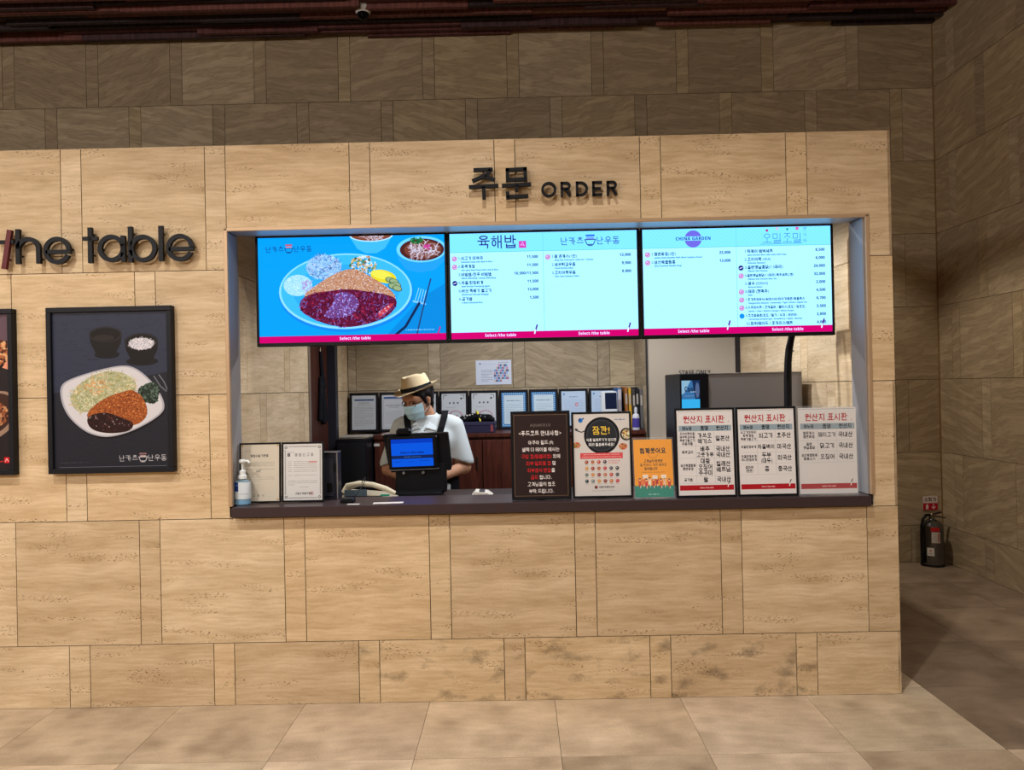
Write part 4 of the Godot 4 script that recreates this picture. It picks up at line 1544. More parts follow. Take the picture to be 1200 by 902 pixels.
func origin_board(rows: Array, tall: Array, small: Array) -> ImageTexture:
	# the printed table of ingredients and where they come from
	var c := Canvas.new(self, 420, 594, rgb(226, 224, 226))
	var red := rgb(176, 28, 40)
	var ink := rgb(38, 38, 46)
	c.rect(8, 8, 412, 10, rgb(120, 124, 132))
	c.text("원산지 표시판", 206, 66, 52, red, true, 1, -1.0, 6.2)
	c.stroke([386, 90, 390, 78], 3.0, rgb(190, 120, 126))
	var col := [14, 138, 276, 408]
	c.rect(14, 108, 408, 148, rgb(148, 168, 182))
	var heads := ["메뉴명", "품명", "원산지"]
	for i in 3:
		c.text(heads[i], (col[i] + col[i + 1]) / 2.0, 128, 25.0 if i == 0 else 32.0, ink, true, 1)
	var y := 148.0
	for i in rows.size():
		var h: float = tall[i]
		for k in 3:
			var cell: Array = rows[i][k]
			var size: float = small[i] if k == 0 else 37.0
			var step := size * (1.12 if k == 0 else 1.1)
			if k > 0 and cell.size() * step > h:
				step = h / cell.size()
				size = step * 0.92
			for n in cell.size():
				var s: String = cell[n]
				var room: float = col[k + 1] - col[k] - 6
				var fit := minf(size, room / maxf(1.0, s.length()))
				c.text(s, (col[k] + col[k + 1]) / 2.0, y + h / 2.0 + (n - (cell.size() - 1) / 2.0) * step, fit, ink, false, 1, 0.0, fit * 0.135)
		y += h
		c.rect(14, y - 1, 408, y, rgb(150, 156, 164))
	for k in [1, 2]:
		c.rect(col[k], 108, col[k] + 1.2, y, rgb(150, 156, 164))
	c.rect(10, 524, 414, 560, red)
	c.text("Select /the table", 212, 542, 13, Color.WHITE, true, 1)
	c.stroke([374, 520, 380, 502, 384, 496], 6.0, rgb(60, 40, 46))
	c.stroke([370, 538, 376, 520], 6.0, Color.WHITE)
	return c.texture()


func rules_board() -> ImageTexture:
	var c := Canvas.new(self, 420, 594, rgb(44, 32, 33))
	c.frame(6, 10, 414, 584, 2.0, rgb(140, 118, 90))
	c.text("AQUAFIELD", 210, 84, 26, rgb(150, 140, 138), false, 1, 3.0)
	var white := rgb(226, 220, 220)
	var red := rgb(196, 32, 42)
	c.text("<푸드코트 안내사항>", 206, 142, 36, white, true, 1)
	var lines := [[["아쿠아 필드 ", white], ["內", white]], [["셀렉 더 테이블 에서는", white]], [["구입 컵(텀블러컵)", red], [" 외에", white]], [["외부 일회용 컵", red], [" 및", white]], [["외부음식 반입", red], ["을", white]], [["금지", red], [" 합니다.", white]], [["고객님들의 협조", white]], [["부탁 드립니다.", white]]]
	for i in lines.size():
		var total := 0.0
		for s in lines[i]:
			total += c.wide(s[0], 30, true)
		var x := 210.0 - total / 2.0
		var y := 208.0 + i * 49.0
		for s in lines[i]:
			if s[0] == "內":
				c.stroke([x + 3, y + 14, x + 3, y - 6, x + 27, y - 6, x + 27, y + 14], 3.2, s[1])
				c.stroke([x + 15, y - 14, x + 13, y, x + 7, y + 9], 3.2, s[1])
				c.stroke([x + 14, y - 3, x + 23, y + 8], 3.2, s[1])
			else:
				c.text(s[0], x, y, 30, s[1], true, 0)
			x += c.wide(s[0], 30, true)
	return c.texture()


func allergy_poster() -> ImageTexture:
	var c := Canvas.new(self, 420, 594, rgb(214, 210, 208))
	var rg := c.rng
	# pan with its handle, side dishes
	c.stroke([14, 116, 60, 132, 96, 118], 7.0, rgb(50, 52, 58)); c.oval(22, 110, 14, 5, rgb(70, 74, 80), 1.0, 0.4)
	c.oval(212, 158, 134, 134, rgb(26, 28, 34)); c.oval(212, 158, 116, 116, rgb(64, 68, 76)); c.oval(212, 158, 108, 108, rgb(44, 47, 54))
	c.text("잠깐!", 208, 122, 62, rgb(244, 206, 76), true, 1, -2.0, 7.0)
	c.text("식품 알레르기가 있다면", 208, 190, 22, Color.WHITE, true, 1)
	c.text("미리 말씀해주세요!", 208, 224, 23, Color.WHITE, true, 1)
	for q in [[20, 226, 30], [370, 240, 32]]:
		c.oval(q[0], q[1], q[2], q[2] * 0.78, rgb(196, 150, 130)); c.crumbs(ring_poly(q[0], q[1], q[2] * 0.85, q[2] * 0.62), 60, 3.0, 6.0, [rgb(206, 90, 50), rgb(230, 150, 90), rgb(150, 60, 40), rgb(120, 140, 60)])
	c.oval(396, 152, 46, 46, rgb(36, 36, 40)); c.oval(398, 152, 36, 36, rgb(200, 190, 160)); c.crumbs(ring_poly(398, 152, 32, 32), 60, 4.0, 8.0, [rgb(226, 196, 110), rgb(120, 130, 70), rgb(230, 226, 214), rgb(150, 70, 50)])
	c.oval(54, 46, 17, 17, rgb(30, 120, 206)); c.oval(48, 42, 8, 8, rgb(40, 60, 120)); c.oval(74, 34, 6, 6, rgb(20, 60, 130))
	c.scribble(310, 390, 44, 12, rgb(90, 110, 150), 0.9)
	# notice bar and the grid of foods
	c.rect(46, 284, 366, 326, rgb(216, 84, 88))
	c.scribble(70, 344, 296, 8, rgb(250, 220, 220), 0.9); c.scribble(60, 350, 313, 8, rgb(250, 220, 220), 0.9)
	var tones := [rgb(150, 60, 50), rgb(70, 76, 90), rgb(120, 130, 130), rgb(196, 110, 70), rgb(50, 50, 60), rgb(206, 150, 80), rgb(190, 60, 70), rgb(40, 60, 70)]
	for j in 4:
		for i in 6:
			if j == 0 and i > 3:
				continue
			var x := 92.0 + i * 46.0
			var y := 350.0 + j * 46.0
			c.oval(x, y, 14, 13, tones[(i * 3 + j * 5) % 8]); c.oval(x - 3, y - 3, 6, 5, tones[(i + j * 2 + 3) % 8].lightened(0.45))
			c.scribble(x - 12, x + 12, y + 19, 5, rgb(90, 90, 96), 0.8)
	c.scribble(258, 344, 344, 8, rgb(206, 60, 70), 0.8); c.scribble(258, 338, 358, 8, rgb(206, 60, 70), 0.8)
	c.oval(160, 532, 12, 12, rgb(40, 44, 52)); c.oval(163, 530, 7, 6, rgb(206, 60, 60))
	c.text("식품의약품안전처", 180, 532, 15, rgb(60, 62, 70), true, 0)
	c.scribble(130, 300, 558, 7, rgb(140, 140, 146), 0.8)
	return c.texture()


func smile_poster() -> ImageTexture:
	var c := Canvas.new(self, 300, 424, rgb(250, 166, 26))
	var ink := rgb(46, 34, 34)
	c.text("함께웃어요", 150, 84, 42, ink, true, 1, 0.0, 6.4)
	c.stroke([108, 112, 128, 132, 150, 138, 172, 130, 190, 112], 2.2, rgb(150, 90, 20))
	c.text("고객님의 따뜻한", 150, 160, 21, ink, true, 1)
	c.text("말 한마디, 작은 배려로", 150, 188, 21, ink, false, 1)
	c.text("힘이됩니다", 130, 216, 21, ink, true, 1)
	c.scribble(58, 238, 242, 6, rgb(120, 70, 20), 0.7)
	c.rect(0, 340, 300, 424, rgb(20, 140, 122))
	var people := [[40, 306, rgb(206, 60, 50)], [66, 296, rgb(232, 120, 70)], [90, 310, rgb(214, 50, 60)], [116, 300, rgb(240, 236, 230)], [146, 306, rgb(206, 60, 50)], [172, 296, rgb(180, 40, 46)], [204, 310, rgb(226, 90, 60)], [232, 302, rgb(244, 200, 170)], [268, 312, rgb(200, 60, 60)]]
	for q in people:
		var x: float = q[0]
		var y: float = q[1]
		c.oval(x, y - 12, 8, 9, rgb(244, 196, 160)); c.oval(x, y - 17, 8, 5, rgb(60, 30, 30))
		c.poly([x - 11, y + 34, x - 9, y, x + 9, y, x + 11, y + 34], q[2])
		c.stroke([x - 9, y + 4, x - 14, y - 12], 5.0, q[2]); c.stroke([x + 9, y + 4, x + 15, y - 10], 5.0, q[2])
		c.rect(x - 7, y + 34, x - 1, y + 52, rgb(150, 40, 46)); c.rect(x + 1, y + 34, x + 7, y + 52, rgb(240, 220, 200))
	for q in [[84, 272], [158, 278], [226, 274]]:
		c.rect(q[0] - 20, q[1] - 12, q[0] + 20, q[1] + 12, rgb(250, 244, 234)); c.scribble(q[0] - 14, q[0] + 14, q[1], 5, rgb(180, 70, 50), 0.9)
	c.scribble(104, 190, 404, 9, rgb(230, 244, 240), 0.9)
	return c.texture()


func certificate(kind: int) -> ImageTexture:
	var c := Canvas.new(self, 210, 297, [rgb(206, 198, 182), rgb(212, 212, 212), rgb(198, 202, 206)][mini(kind, 2)])
	var ink := rgb(64, 62, 62)
	if kind == 0:
		c.scribble(20, 52, 36, 4, ink, 0.5)
		c.text("영업시설 기준증", 102, 60, 14, ink, true, 1)
		for y in [94, 103, 112, 130, 172, 182, 192]:
			c.scribble(20, 184 if y != 192 else 110, y, 4, ink, 0.45)
		c.stroke([84, 144, 92, 136, 98, 146, 108, 132], 2.6, ink)
		c.text("고 양 시", 66, 268, 12, ink, false, 0, 5.0)
		for q in [[8, 8], [202, 8], [8, 289], [202, 289]]:
			c.oval(q[0], q[1], 6, 6, rgb(176, 130, 90), 0.7)
	elif kind == 1:
		c.frame(8, 12, 202, 287, 1.6, ink)
		c.frame(12, 16, 198, 283, 0.8, ink)
		for q in [[14, 18], [196, 18], [14, 281], [196, 281]]:
			c.oval(q[0], q[1], 13, 13, rgb(212, 212, 212)); c.oval(q[0], q[1], 8, 8, ink, 0.75); c.oval(q[0], q[1], 4, 4, rgb(212, 212, 212))
		c.scribble(20, 60, 44, 4, ink, 0.7)
		c.rect(22, 50, 36, 66, rgb(40, 40, 46)); c.rect(26, 54, 32, 62, rgb(150, 150, 150))
		c.text("영업신고증", 112, 58, 17, ink, false, 1, 5.0)
		for y in [94, 104, 114, 124, 136, 146, 166]:
			c.scribble(24, 46, y, 4, ink, 0.5); c.scribble(56, 182, y, 4, ink, 0.55)
		c.rect(138, 92, 182, 100, rgb(206, 120, 126), 0.7)
		for y in [196, 206, 216]:
			c.scribble(24, 184 if y < 210 else 60, y, 4, ink, 0.55)
		c.scribble(88, 134, 228, 4, ink, 0.6)
		c.text("고양시 덕양구청장", 62, 262, 12, ink, true, 0)
		c.frame(146, 252, 162, 272, 2.0, rgb(206, 130, 130))
	elif kind == 2:
		c.rect(22, 34, 190, 48, rgb(70, 92, 130))
		c.scribble(60, 150, 66, 7, ink, 0.8); c.scribble(40, 170, 82, 6, ink, 0.6)
		for i in 15:
			c.scribble(24, 188 if i % 5 != 4 else 110, 104 + i * 11, 5, ink, 0.5)
	elif kind == 3:
		c.rect(16, 18, 194, 34, rgb(60, 90, 150))
		c.frame(14, 40, 196, 284, 1.5, rgb(120, 120, 126))
		c.scribble(40, 170, 92, 9, ink, 0.8); c.scribble(60, 150, 108, 7, ink, 0.6)
		for i in 8:
			c.scribble(30, 178, 146 + i * 14, 5, ink, 0.5)
	elif kind == 4:
		for q in [[16, 16, 1, 1], [194, 16, -1, 1], [16, 281, 1, -1], [194, 281, -1, -1]]:
			c.stroke([q[0] + 30 * q[2], q[1], q[0], q[1], q[0], q[1] + 30 * q[3]], 4.0, ink)
		for x in [70, 105, 140]:
			c.oval(x, 82, 8, 8, ink, 0.8)
		c.oval(170, 44, 9, 9, ink)
		c.scribble(40, 120, 120, 5, ink, 0.5)
		for i in 26:
			var t := i * 0.28
			c.oval(110 + cos(t) * (20 + i * 2.0), 190 + sin(t) * (14 + i * 1.4), 7, 7, rgb(176, 120, 140), 0.7)
		for i in 5:
			c.scribble(30, 180, 240 + i * 9, 5, ink, 0.4)
	elif kind == 5:
		c.rect(0, 0, 210, 297, rgb(58, 116, 176))
		c.rect(20, 24, 190, 273, rgb(196, 214, 224))
		for i in 16:
			for e in [[12, 18 + i * 17.4], [198, 18 + i * 17.4]]:
				c.oval(e[0], e[1], 6, 6, rgb(150, 196, 226))
		for i in 11:
			for y in [12, 285]:
				c.oval(18 + i * 17.4, y, 6, 6, rgb(150, 196, 226))
		c.scribble(44, 166, 72, 10, rgb(60, 90, 130), 0.9)
		for i in 11:
			c.scribble(40, 172 if i % 4 != 3 else 120, 104 + i * 14, 5, rgb(70, 100, 140), 0.5)
	else:
		c.rect(0, 0, 210, 297, rgb(186, 206, 226))
		c.oval(24, 26, 8, 8, rgb(70, 120, 190))
		c.scribble(70, 140, 50, 9, rgb(60, 70, 110), 0.8)
		for i in 14:
			c.scribble(24, 188, 74 + i * 13, 5, rgb(90, 110, 160), 0.45)
		c.oval(132, 116, 14, 16, rgb(206, 90, 110), 0.75); c.oval(132, 116, 7, 8, rgb(226, 196, 206))
	return c.texture()


func notice_sheet() -> ImageTexture:
	var c := Canvas.new(self, 297, 210, rgb(206, 212, 226))
	c.oval(36, 30, 7, 7, rgb(60, 80, 130)); c.scribble(56, 250, 32, 4, rgb(120, 126, 150), 0.6); c.scribble(190, 276, 20, 6, rgb(70, 70, 90), 0.8)
	for y in [86, 100, 118, 132, 148, 166, 180]:
		c.scribble(46, 46 + (94 if y % 3 else 60), y, 6, rgb(60, 64, 80), 0.75)
	var tones := [rgb(170, 110, 140), rgb(60, 110, 176), rgb(120, 170, 210), rgb(206, 150, 170), rgb(90, 90, 130), rgb(150, 190, 226), rgb(196, 190, 180)]
	for i in 46:
		var x := 150 + (i % 7) * 17
		var y := 36 + (i / 7) * 22
		if x + y < 220:
			continue
		c.rect(x, y, x + 14 + (i % 3) * 4, y + 19, tones[(i * 5 + i / 7) % 7])
	return c.texture()


# ---------------------------------------------------------------- posters on the wall, screens

func framed(called: String, label: String, category: String, at: Vector3, w: float, h: float, depth: float, border: float, frame_mat: Material, print_mat: Material, group := "", lean := 0.0) -> Node3D:
	# a framed print standing on (or hung with its lower edge at) at, facing +z; the print lies in a shallow recess
	var o = thing(called, label, category, at, group)
	o.rotation.x = -lean
	var st := tool()
	box(st, Vector3(-w / 2, 0, 0), Vector3(w / 2, border, depth), 0.002)
	box(st, Vector3(-w / 2, h - border, 0), Vector3(w / 2, h, depth), 0.002)
	box(st, Vector3(-w / 2, border, 0), Vector3(-w / 2 + border, h - border, depth), 0.002)
	box(st, Vector3(w / 2 - border, border, 0), Vector3(w / 2, h - border, depth), 0.002)
	part(o, "frame", st, frame_mat)
	part(o, "backing_board", bx(Vector3(0, h / 2, depth * 0.3), Vector3(w - border * 2, h - border * 2, depth * 0.6)), mat("backing_board", Color8(60, 56, 52), 0.8))
	part(o, "print", sheet(w - border * 2, h - border * 2, depth * 0.6 + 0.0015), print_mat, Vector3(0, border, 0))
	return o


func build_wall_posters() -> void:
	var black := mat("poster_frame_black", Color8(26, 27, 33), 0.45)
	var a := W(56.5, 555.5, 0.035)
	var b := W(204, 553, 0.035)
	var y := (a.y + b.y) / 2.0
	framed("food_poster", "black framed poster of a breaded cutlet on a white plate", "poster", Vector3((a.x + b.x) / 2, y, 0.0), b.x - a.x, 0.797, 0.036, 0.024, black, textured("print_cutlet", cutlet_poster(), 0.5, 0.3), "framed food posters")
	framed("food_poster", "black framed food poster cut off beside the cutlet poster", "poster", Vector3(W(17, 557, 0.035).x - (b.x - a.x) / 2, y, 0.0), b.x - a.x, 0.797, 0.036, 0.024, black, textured("print_meal", meal_poster(), 0.5, 0.3), "framed food posters")


func build_displays() -> void:
	var specs := [[0.443, 1.386, "menu display showing a cutlet dish on a blue ground", dish_picture()], [1.413, 2.354, "menu display with two price lists, second from the kiosk's side door", menu_left()], [2.383, 3.326, "menu display with the longest price list, above the origin boards", menu_right()]]
	var shell := mat("display_shell_black", Color8(16, 17, 21), 0.4)
	for s in specs:
		var w: float = s[1] - s[0]
		var o = thing("menu_display", "wide bright " + s[2], "display", Vector3((s[0] + s[1]) / 2, 1.752, -0.16), "menu displays over the counter")
		var h := 0.531
		var st := tool()
		box(st, Vector3(-w / 2 - 0.0125, -0.018, -0.03), Vector3(w / 2 + 0.0125, 0, 0.004), 0.002)
		box(st, Vector3(-w / 2 - 0.0125, h, -0.03), Vector3(w / 2 + 0.0125, h + 0.0085, 0.004), 0.002)
		box(st, Vector3(-w / 2 - 0.0125, 0, -0.03), Vector3(-w / 2, h, 0.004), 0.002)
		box(st, Vector3(w / 2, 0, -0.03), Vector3(w / 2 + 0.0125, h, 0.004), 0.002)
		part(o, "bezel", st, shell)
		part(o, "rear_shell", bx(Vector3(0, h / 2, -0.045), Vector3(w - 0.02, h - 0.02, 0.04), 0.01), shell)
		part(o, "screen", sheet(w, h, 0.0), glowing("screen_glow_%d" % int(s[0] * 100), s[3], 1.7, Color(0.775, 0.84, 1.0)))
		part(o, "hanger", bx(Vector3(0, (h - 0.05 + 0.868) / 2, -0.05), Vector3(0.10, 0.918 - h, 0.03), 0.004), shell)
		var l := AreaLight3D.new()
		l.name = "screen_light"
		l.area_size = Vector2(w, h)
		l.light_color = Color(0.5, 0.75, 1.0)
		l.light_energy = 0.12
		l.area_range = 12.0
		l.area_attenuation = 2.0
		l.shadow_enabled = true
		o.add_child(l)
		l.position = Vector3(0, h / 2, 0.006)
		l.rotation.y = PI


# ---------------------------------------------------------------- on the counter

func build_counter_things() -> void:
	var slab_m := mat("counter_slab_dark", Color8(62, 50, 52), 0.32)
	var o = thing("counter_slab", "long dark brown stone counter top along the order window", "countertop", Vector3(1.884, 0.909, 0.0))
	var st := tool()
	box(st, Vector3(-1.521, 0, -0.235), Vector3(1.521, SLAB_Y - 0.909, 0.042), 0.003)
	part(o, "slab", st, slab_m)

	var black := mat("sign_frame_black", Color8(22, 23, 27), 0.4)
	sign_stand("rules_sign", "dark brown rules sign with white and red Korean lines", 599.8, 670.0, 0.428, -0.03, 0.011, black, textured("print_rules", rules_board(), 0.45, 0.25))
	sign_stand("allergy_poster", "black framed white poster with a round black pan on it", 671.2, 742.0, 0.418, -0.05, 0.010, black, textured("print_allergy", allergy_poster(), 0.45, 0.25))
	var clear := mat("acrylic_clear", Color(0.85, 0.88, 0.9, 0.04), 0.08)
	clear.transparency = BaseMaterial3D.TRANSPARENCY_ALPHA
	acrylic_stand("smile_poster", "small orange acrylic counter sign with cheering people", 743.2, 791.6, 0.292, 0.0, clear, textured("print_smile", smile_poster(), 0.5, 0.2), 0.12)
	var g := "ingredient origin boards"
	var rows := [[["꼬치어묵우동", "새우튀김우동", "뚝배기불고기", "우동국물"], ["가쓰오", "엑기스"], ["일본산"]], [["배추김치"], ["배추", "고춧가루"], ["국내산", "국내산"]], [["삼선해물짬뽕", "쟁반짜장"], ["대왕", "오징어", "주꾸미"], ["칠레산", "베트남"]], [["공기밥"], ["쌀"], ["국내산"]]]
	sign_stand("origin_board", "black framed origin board with four rows, squid from Chile", 792.6, 863.6, 0.428, -0.005, 0.010, black, textured("print_origin_a", origin_board(rows, [104.0, 84.0, 124.0, 52.0], [21.0, 22.0, 21.0, 22.0]), 0.45, 0.25), g)
	rows = [[["쇠고기미역국", "파육개장", "뚝배기불고기"], ["쇠고기"], ["호주산"]], [["차돌된장찌개"], ["차돌박이"], ["미국산"]], [["차돌된장찌개", "미니된장찌개"], ["두부", "(대두)"], ["외국산"]], [["콩자반", "(반찬)"], ["콩"], ["중국산"]]]
	sign_stand("origin_board", "black framed origin board listing beef and tofu, four rows", 864.4, 935.6, 0.428, -0.005, 0.010, black, textured("print_origin_b", origin_board(rows, [78.0, 78.0, 78.0, 76.0], [21.0, 21.0, 21.0, 21.0]), 0.45, 0.25), g)
	rows = [[["왕돈까스", "쟁반짜장"], ["돼지고기"], ["국내산"]], [["올반", "옛날통닭"], ["닭고기"], ["국내산"]], [["삼선해물짬뽕", "짬뽕소스"], ["오징어"], ["국내산"]]]
	acrylic_stand("origin_board", "unframed clear acrylic origin board with three rows", 936.4, 1007.2, 0.428, -0.005, clear, textured("print_origin_c", origin_board(rows, [78.0, 74.0, 78.0], [22.0, 22.0, 22.0]), 0.45, 0.25), 0.02, g)
	sign_stand("certificate", "cream certificate in a black frame behind the pump bottle", 281.0, 330.0, 0.296, -0.10, 0.008, black, textured("print_certificate_cream", certificate(0), 0.5, 0.3), "certificates on the counter")
	sign_stand("certificate", "white bordered certificate in a black frame on the counter", 330.6, 380.6, 0.296, -0.10, 0.009, black, textured("print_certificate_white", certificate(1), 0.5, 0.3), "certificates on the counter")

	# hand sanitiser
	var p := W(284.8, 590.5, -0.055)
	o = thing("sanitizer_bottle", "clear pump bottle of hand sanitizer with a white label", "bottle", Vector3(p.x, SLAB_Y, -0.055))
	var gel := mat("sanitizer_plastic", Color(0.70, 0.86, 0.94, 0.35), 0.12)
	gel.transparency = BaseMaterial3D.TRANSPARENCY_ALPHA
	st = tool()
	lathe(st, [Vector2(0.0, 0.0), Vector2(0.034, 0.0), Vector2(0.038, 0.005), Vector2(0.038, 0.105), Vector2(0.034, 0.116), Vector2(0.016, 0.124), Vector2(0.014, 0.13), Vector2(0.0, 0.13)], 28, Vector3.ZERO, 1.04, 0.72)
	part(o, "body", st, gel, Vector3.ZERO, "clear plastic bottle")
	st = tool()
	lathe(st, [Vector2(0.0, 0.004), Vector2(0.035, 0.004), Vector2(0.035, 0.026), Vector2(0.0, 0.026)], 24, Vector3.ZERO, 1.03, 0.70)
	part(o, "gel", st, mat("sanitizer_gel", Color8(90, 160, 214), 0.2))
	st = tool()
	lathe(st, [Vector2(0.0385, 0.03), Vector2(0.0385, 0.112)], 28, Vector3.ZERO, 1.045, 0.725)
	var c := Canvas.new(self, 256, 128, rgb(214, 224, 232))
	# the label wraps round; its front is a quarter of the strip
	for x in [32.0, 160.0]:
		c.rect(x - 10, 0, x + 20, 70, rgb(24, 60, 140))
		c.scribble(x - 8, x + 18, 24, 8, rgb(220, 228, 240), 0.9)
		c.scribble(x + 26, x + 70, 90, 6, rgb(90, 110, 130), 0.7)
	var lm := textured("print_sanitizer", c.texture(), 0.4)
	lm.uv1_scale = Vector3(1, 12.2, 1)
	lm.uv1_offset = Vector3(0, -10.83, 0)
	part(o, "label", st, lm)
	var white := mat("pump_white", Color8(224, 228, 230), 0.35)
	st = tool()
	lathe(st, [Vector2(0.0, 0.128), Vector2(0.021, 0.128), Vector2(0.021, 0.143), Vector2(0.015, 0.147), Vector2(0.015, 0.165), Vector2(0.010, 0.17), Vector2(0.0, 0.17)], 20)
	part(o, "collar", st, white)
	st = tool()
	tube(st, [Vector3(0, 0.165, 0), Vector3(0, 0.205, 0)], 0.005)
	box(st, Vector3(-0.014, 0.203, -0.012), Vector3(0.014, 0.222, 0.012), 0.005)
	tube(st, [Vector3(0.0, 0.213, 0), Vector3(0.028, 0.214, 0.004), Vector3(0.038, 0.204, 0.006)], 0.006)
	part(o, "pump_head", st, white)

	# dark device beside the certificates
	p = W(388, 585.5, -0.165)
	o = thing("card_safe", "dark grey metal box with a silver edge next to the certificates", "metal box", Vector3(p.x, SLAB_Y, -0.165))
	part(o, "body", bx(Vector3(-0.012, 0.118, -0.035), Vector3(0.098, 0.236, 0.07), 0.003), mat("safe_dark", Color8(42, 44, 56), 0.4, 0.3))
	part(o, "panel", bx(Vector3(-0.02, 0.112, 0.002), Vector3(0.072, 0.19, 0.004), 0.001), mat("safe_panel", Color8(54, 56, 68), 0.35, 0.3))
	part(o, "silver_edge", bx(Vector3(0.034, 0.12, 0.001), Vector3(0.006, 0.236, 0.006), 0.001), mat("safe_edge", Color8(150, 152, 160), 0.3, 0.8))
	part(o, "silver_top", bx(Vector3(-0.012, 0.238, -0.03), Vector3(0.1, 0.005, 0.075), 0.001), mat("safe_edge", Color8(150, 152, 160), 0.3, 0.8))
	part(o, "grip", bx(Vector3(0.024, 0.168, 0.007), Vector3(0.012, 0.04, 0.008), 0.003), mat("safe_grip", Color8(18, 18, 22), 0.4))
	part(o, "socket", bx(Vector3(-0.004, 0.062, 0.005), Vector3(0.026, 0.045, 0.004), 0.001), mat("safe_grip", Color8(18, 18, 22), 0.4))
	p = W(408, 589.5, -0.06)
	o = thing("card_reader", "small flat black card reader lying on the counter top", "card reader", Vector3(p.x, SLAB_Y, -0.06))
	part(o, "body", bx(Vector3(0, 0.011, 0), Vector3(0.066, 0.022, 0.05), 0.005), mat("reader_black", Color8(18, 19, 23), 0.4))
	part(o, "key_plate", bx(Vector3(0, 0.0225, 0.006), Vector3(0.05, 0.002, 0.03), 0.0005), mat("reader_keys", Color8(52, 54, 60), 0.5))
	var curve := []
	for i in 15:
		var t := i / 14.0
		curve.append(Vector3(0.02 + 0.035 * sin(t * 3.6), 0.012 + 0.085 * sin(t * 2.6), -0.03 - 0.26 * t))
	st = tool()
	tube(st, curve, 0.0022, 6)
	part(o, "cable", st, mat("reader_black", Color8(18, 19, 23), 0.4))
	p = W(455, 589.3, -0.02)
	o = thing("receipt_slip", "white receipt slip lying flat on the dark counter top", "paper", Vector3(p.x, SLAB_Y, p.z))
	st = tool()
	box(st, Vector3(-0.072, 0, -0.022), Vector3(0.072, 0.0012, 0.022), 0.0, Transform3D(Basis(Vector3.UP, 0.06), Vector3.ZERO))
	part(o, "sheet", st, mat("paper_white", Color8(206, 200, 196), 0.7))
	p = W(414, 590.2, 0.0)
	o = thing("receipt_slip", "short torn white receipt stub by the card reader", "paper", Vector3(p.x, SLAB_Y, p.z))
	st = tool()
	extrude(st, PackedVector2Array([Vector2(-0.03, -0.01), Vector2(0.028, -0.012), Vector2(0.034, 0.006), Vector2(0.01, 0.012), Vector2(-0.028, 0.009)]), 0.0, 0.0012, Transform3D(Basis(Vector3.RIGHT, -PI / 2), Vector3.ZERO))
	part(o, "sheet", st, mat("paper_white", Color8(206, 200, 196), 0.7))


func sign_stand(called: String, label: String, px0: float, px1: float, h: float, z: float, border: float, m: Material, print_m: Material, group := "") -> void:
	var a := W(px0, 583, z)
	var b := W(px1, 583, z)
	var lean := 0.05
	var o = framed(called, label, "sign" if called != "certificate" else "certificate", Vector3((a.x + b.x) / 2, SLAB_Y + 0.0015, z), b.x - a.x - 0.002, h, 0.012, border, m, print_m, group, lean)
	# the foot that props it up from behind
	var st := tool()
	var w: float = b.x - a.x
	extrude(st, PackedVector2Array([Vector2(0, 0), Vector2(-0.075, -0.0035), Vector2(-0.072, 0.004), Vector2(-0.002, h * 0.6), Vector2(0.0, h * 0.6)]), -w * 0.08, w * 0.08, Transform3D(Basis(Vector3.BACK, Vector3.UP, Vector3.LEFT), Vector3.ZERO))
	part(o, "prop", st, m)


func acrylic_stand(called: String, label: String, px0: float, px1: float, h: float, z: float, clear: Material, print_m: Material, lean: float, group := "") -> void:
	var a := W(px0, 583, z)
	var b := W(px1, 583, z)
	var w: float = b.x - a.x
	var o = thing(called, label, "sign", Vector3((a.x + b.x) / 2, SLAB_Y + 0.001, z), group)
	o.rotation.x = -lean
	part(o, "rear_pane", bx(Vector3(0, h / 2, -0.0035), Vector3(w, h, 0.003)), clear)
	part(o, "paper", bx(Vector3(0, h / 2 - 0.002, -0.001), Vector3(w - 0.012, h - 0.016, 0.001)), mat("paper_white", Color8(206, 200, 196), 0.7))
	part(o, "print", sheet(w - 0.012, h - 0.016, 0.0), print_m, Vector3(0, 0.006, 0))
	var st := tool()
	box(st, Vector3(-w / 2, 0.0, 0.0012), Vector3(w / 2, h, 0.0032))
	part(o, "front_pane", st, clear)
	st = tool()
	box(st, Vector3(-w / 2, -0.001, -0.06), Vector3(w / 2, 0.002, 0.03), 0.0, Transform3D(Basis(Vector3.RIGHT, lean), Vector3.ZERO))
	part(o, "foot", st, clear)


# ---------------------------------------------------------------- inside the kiosk

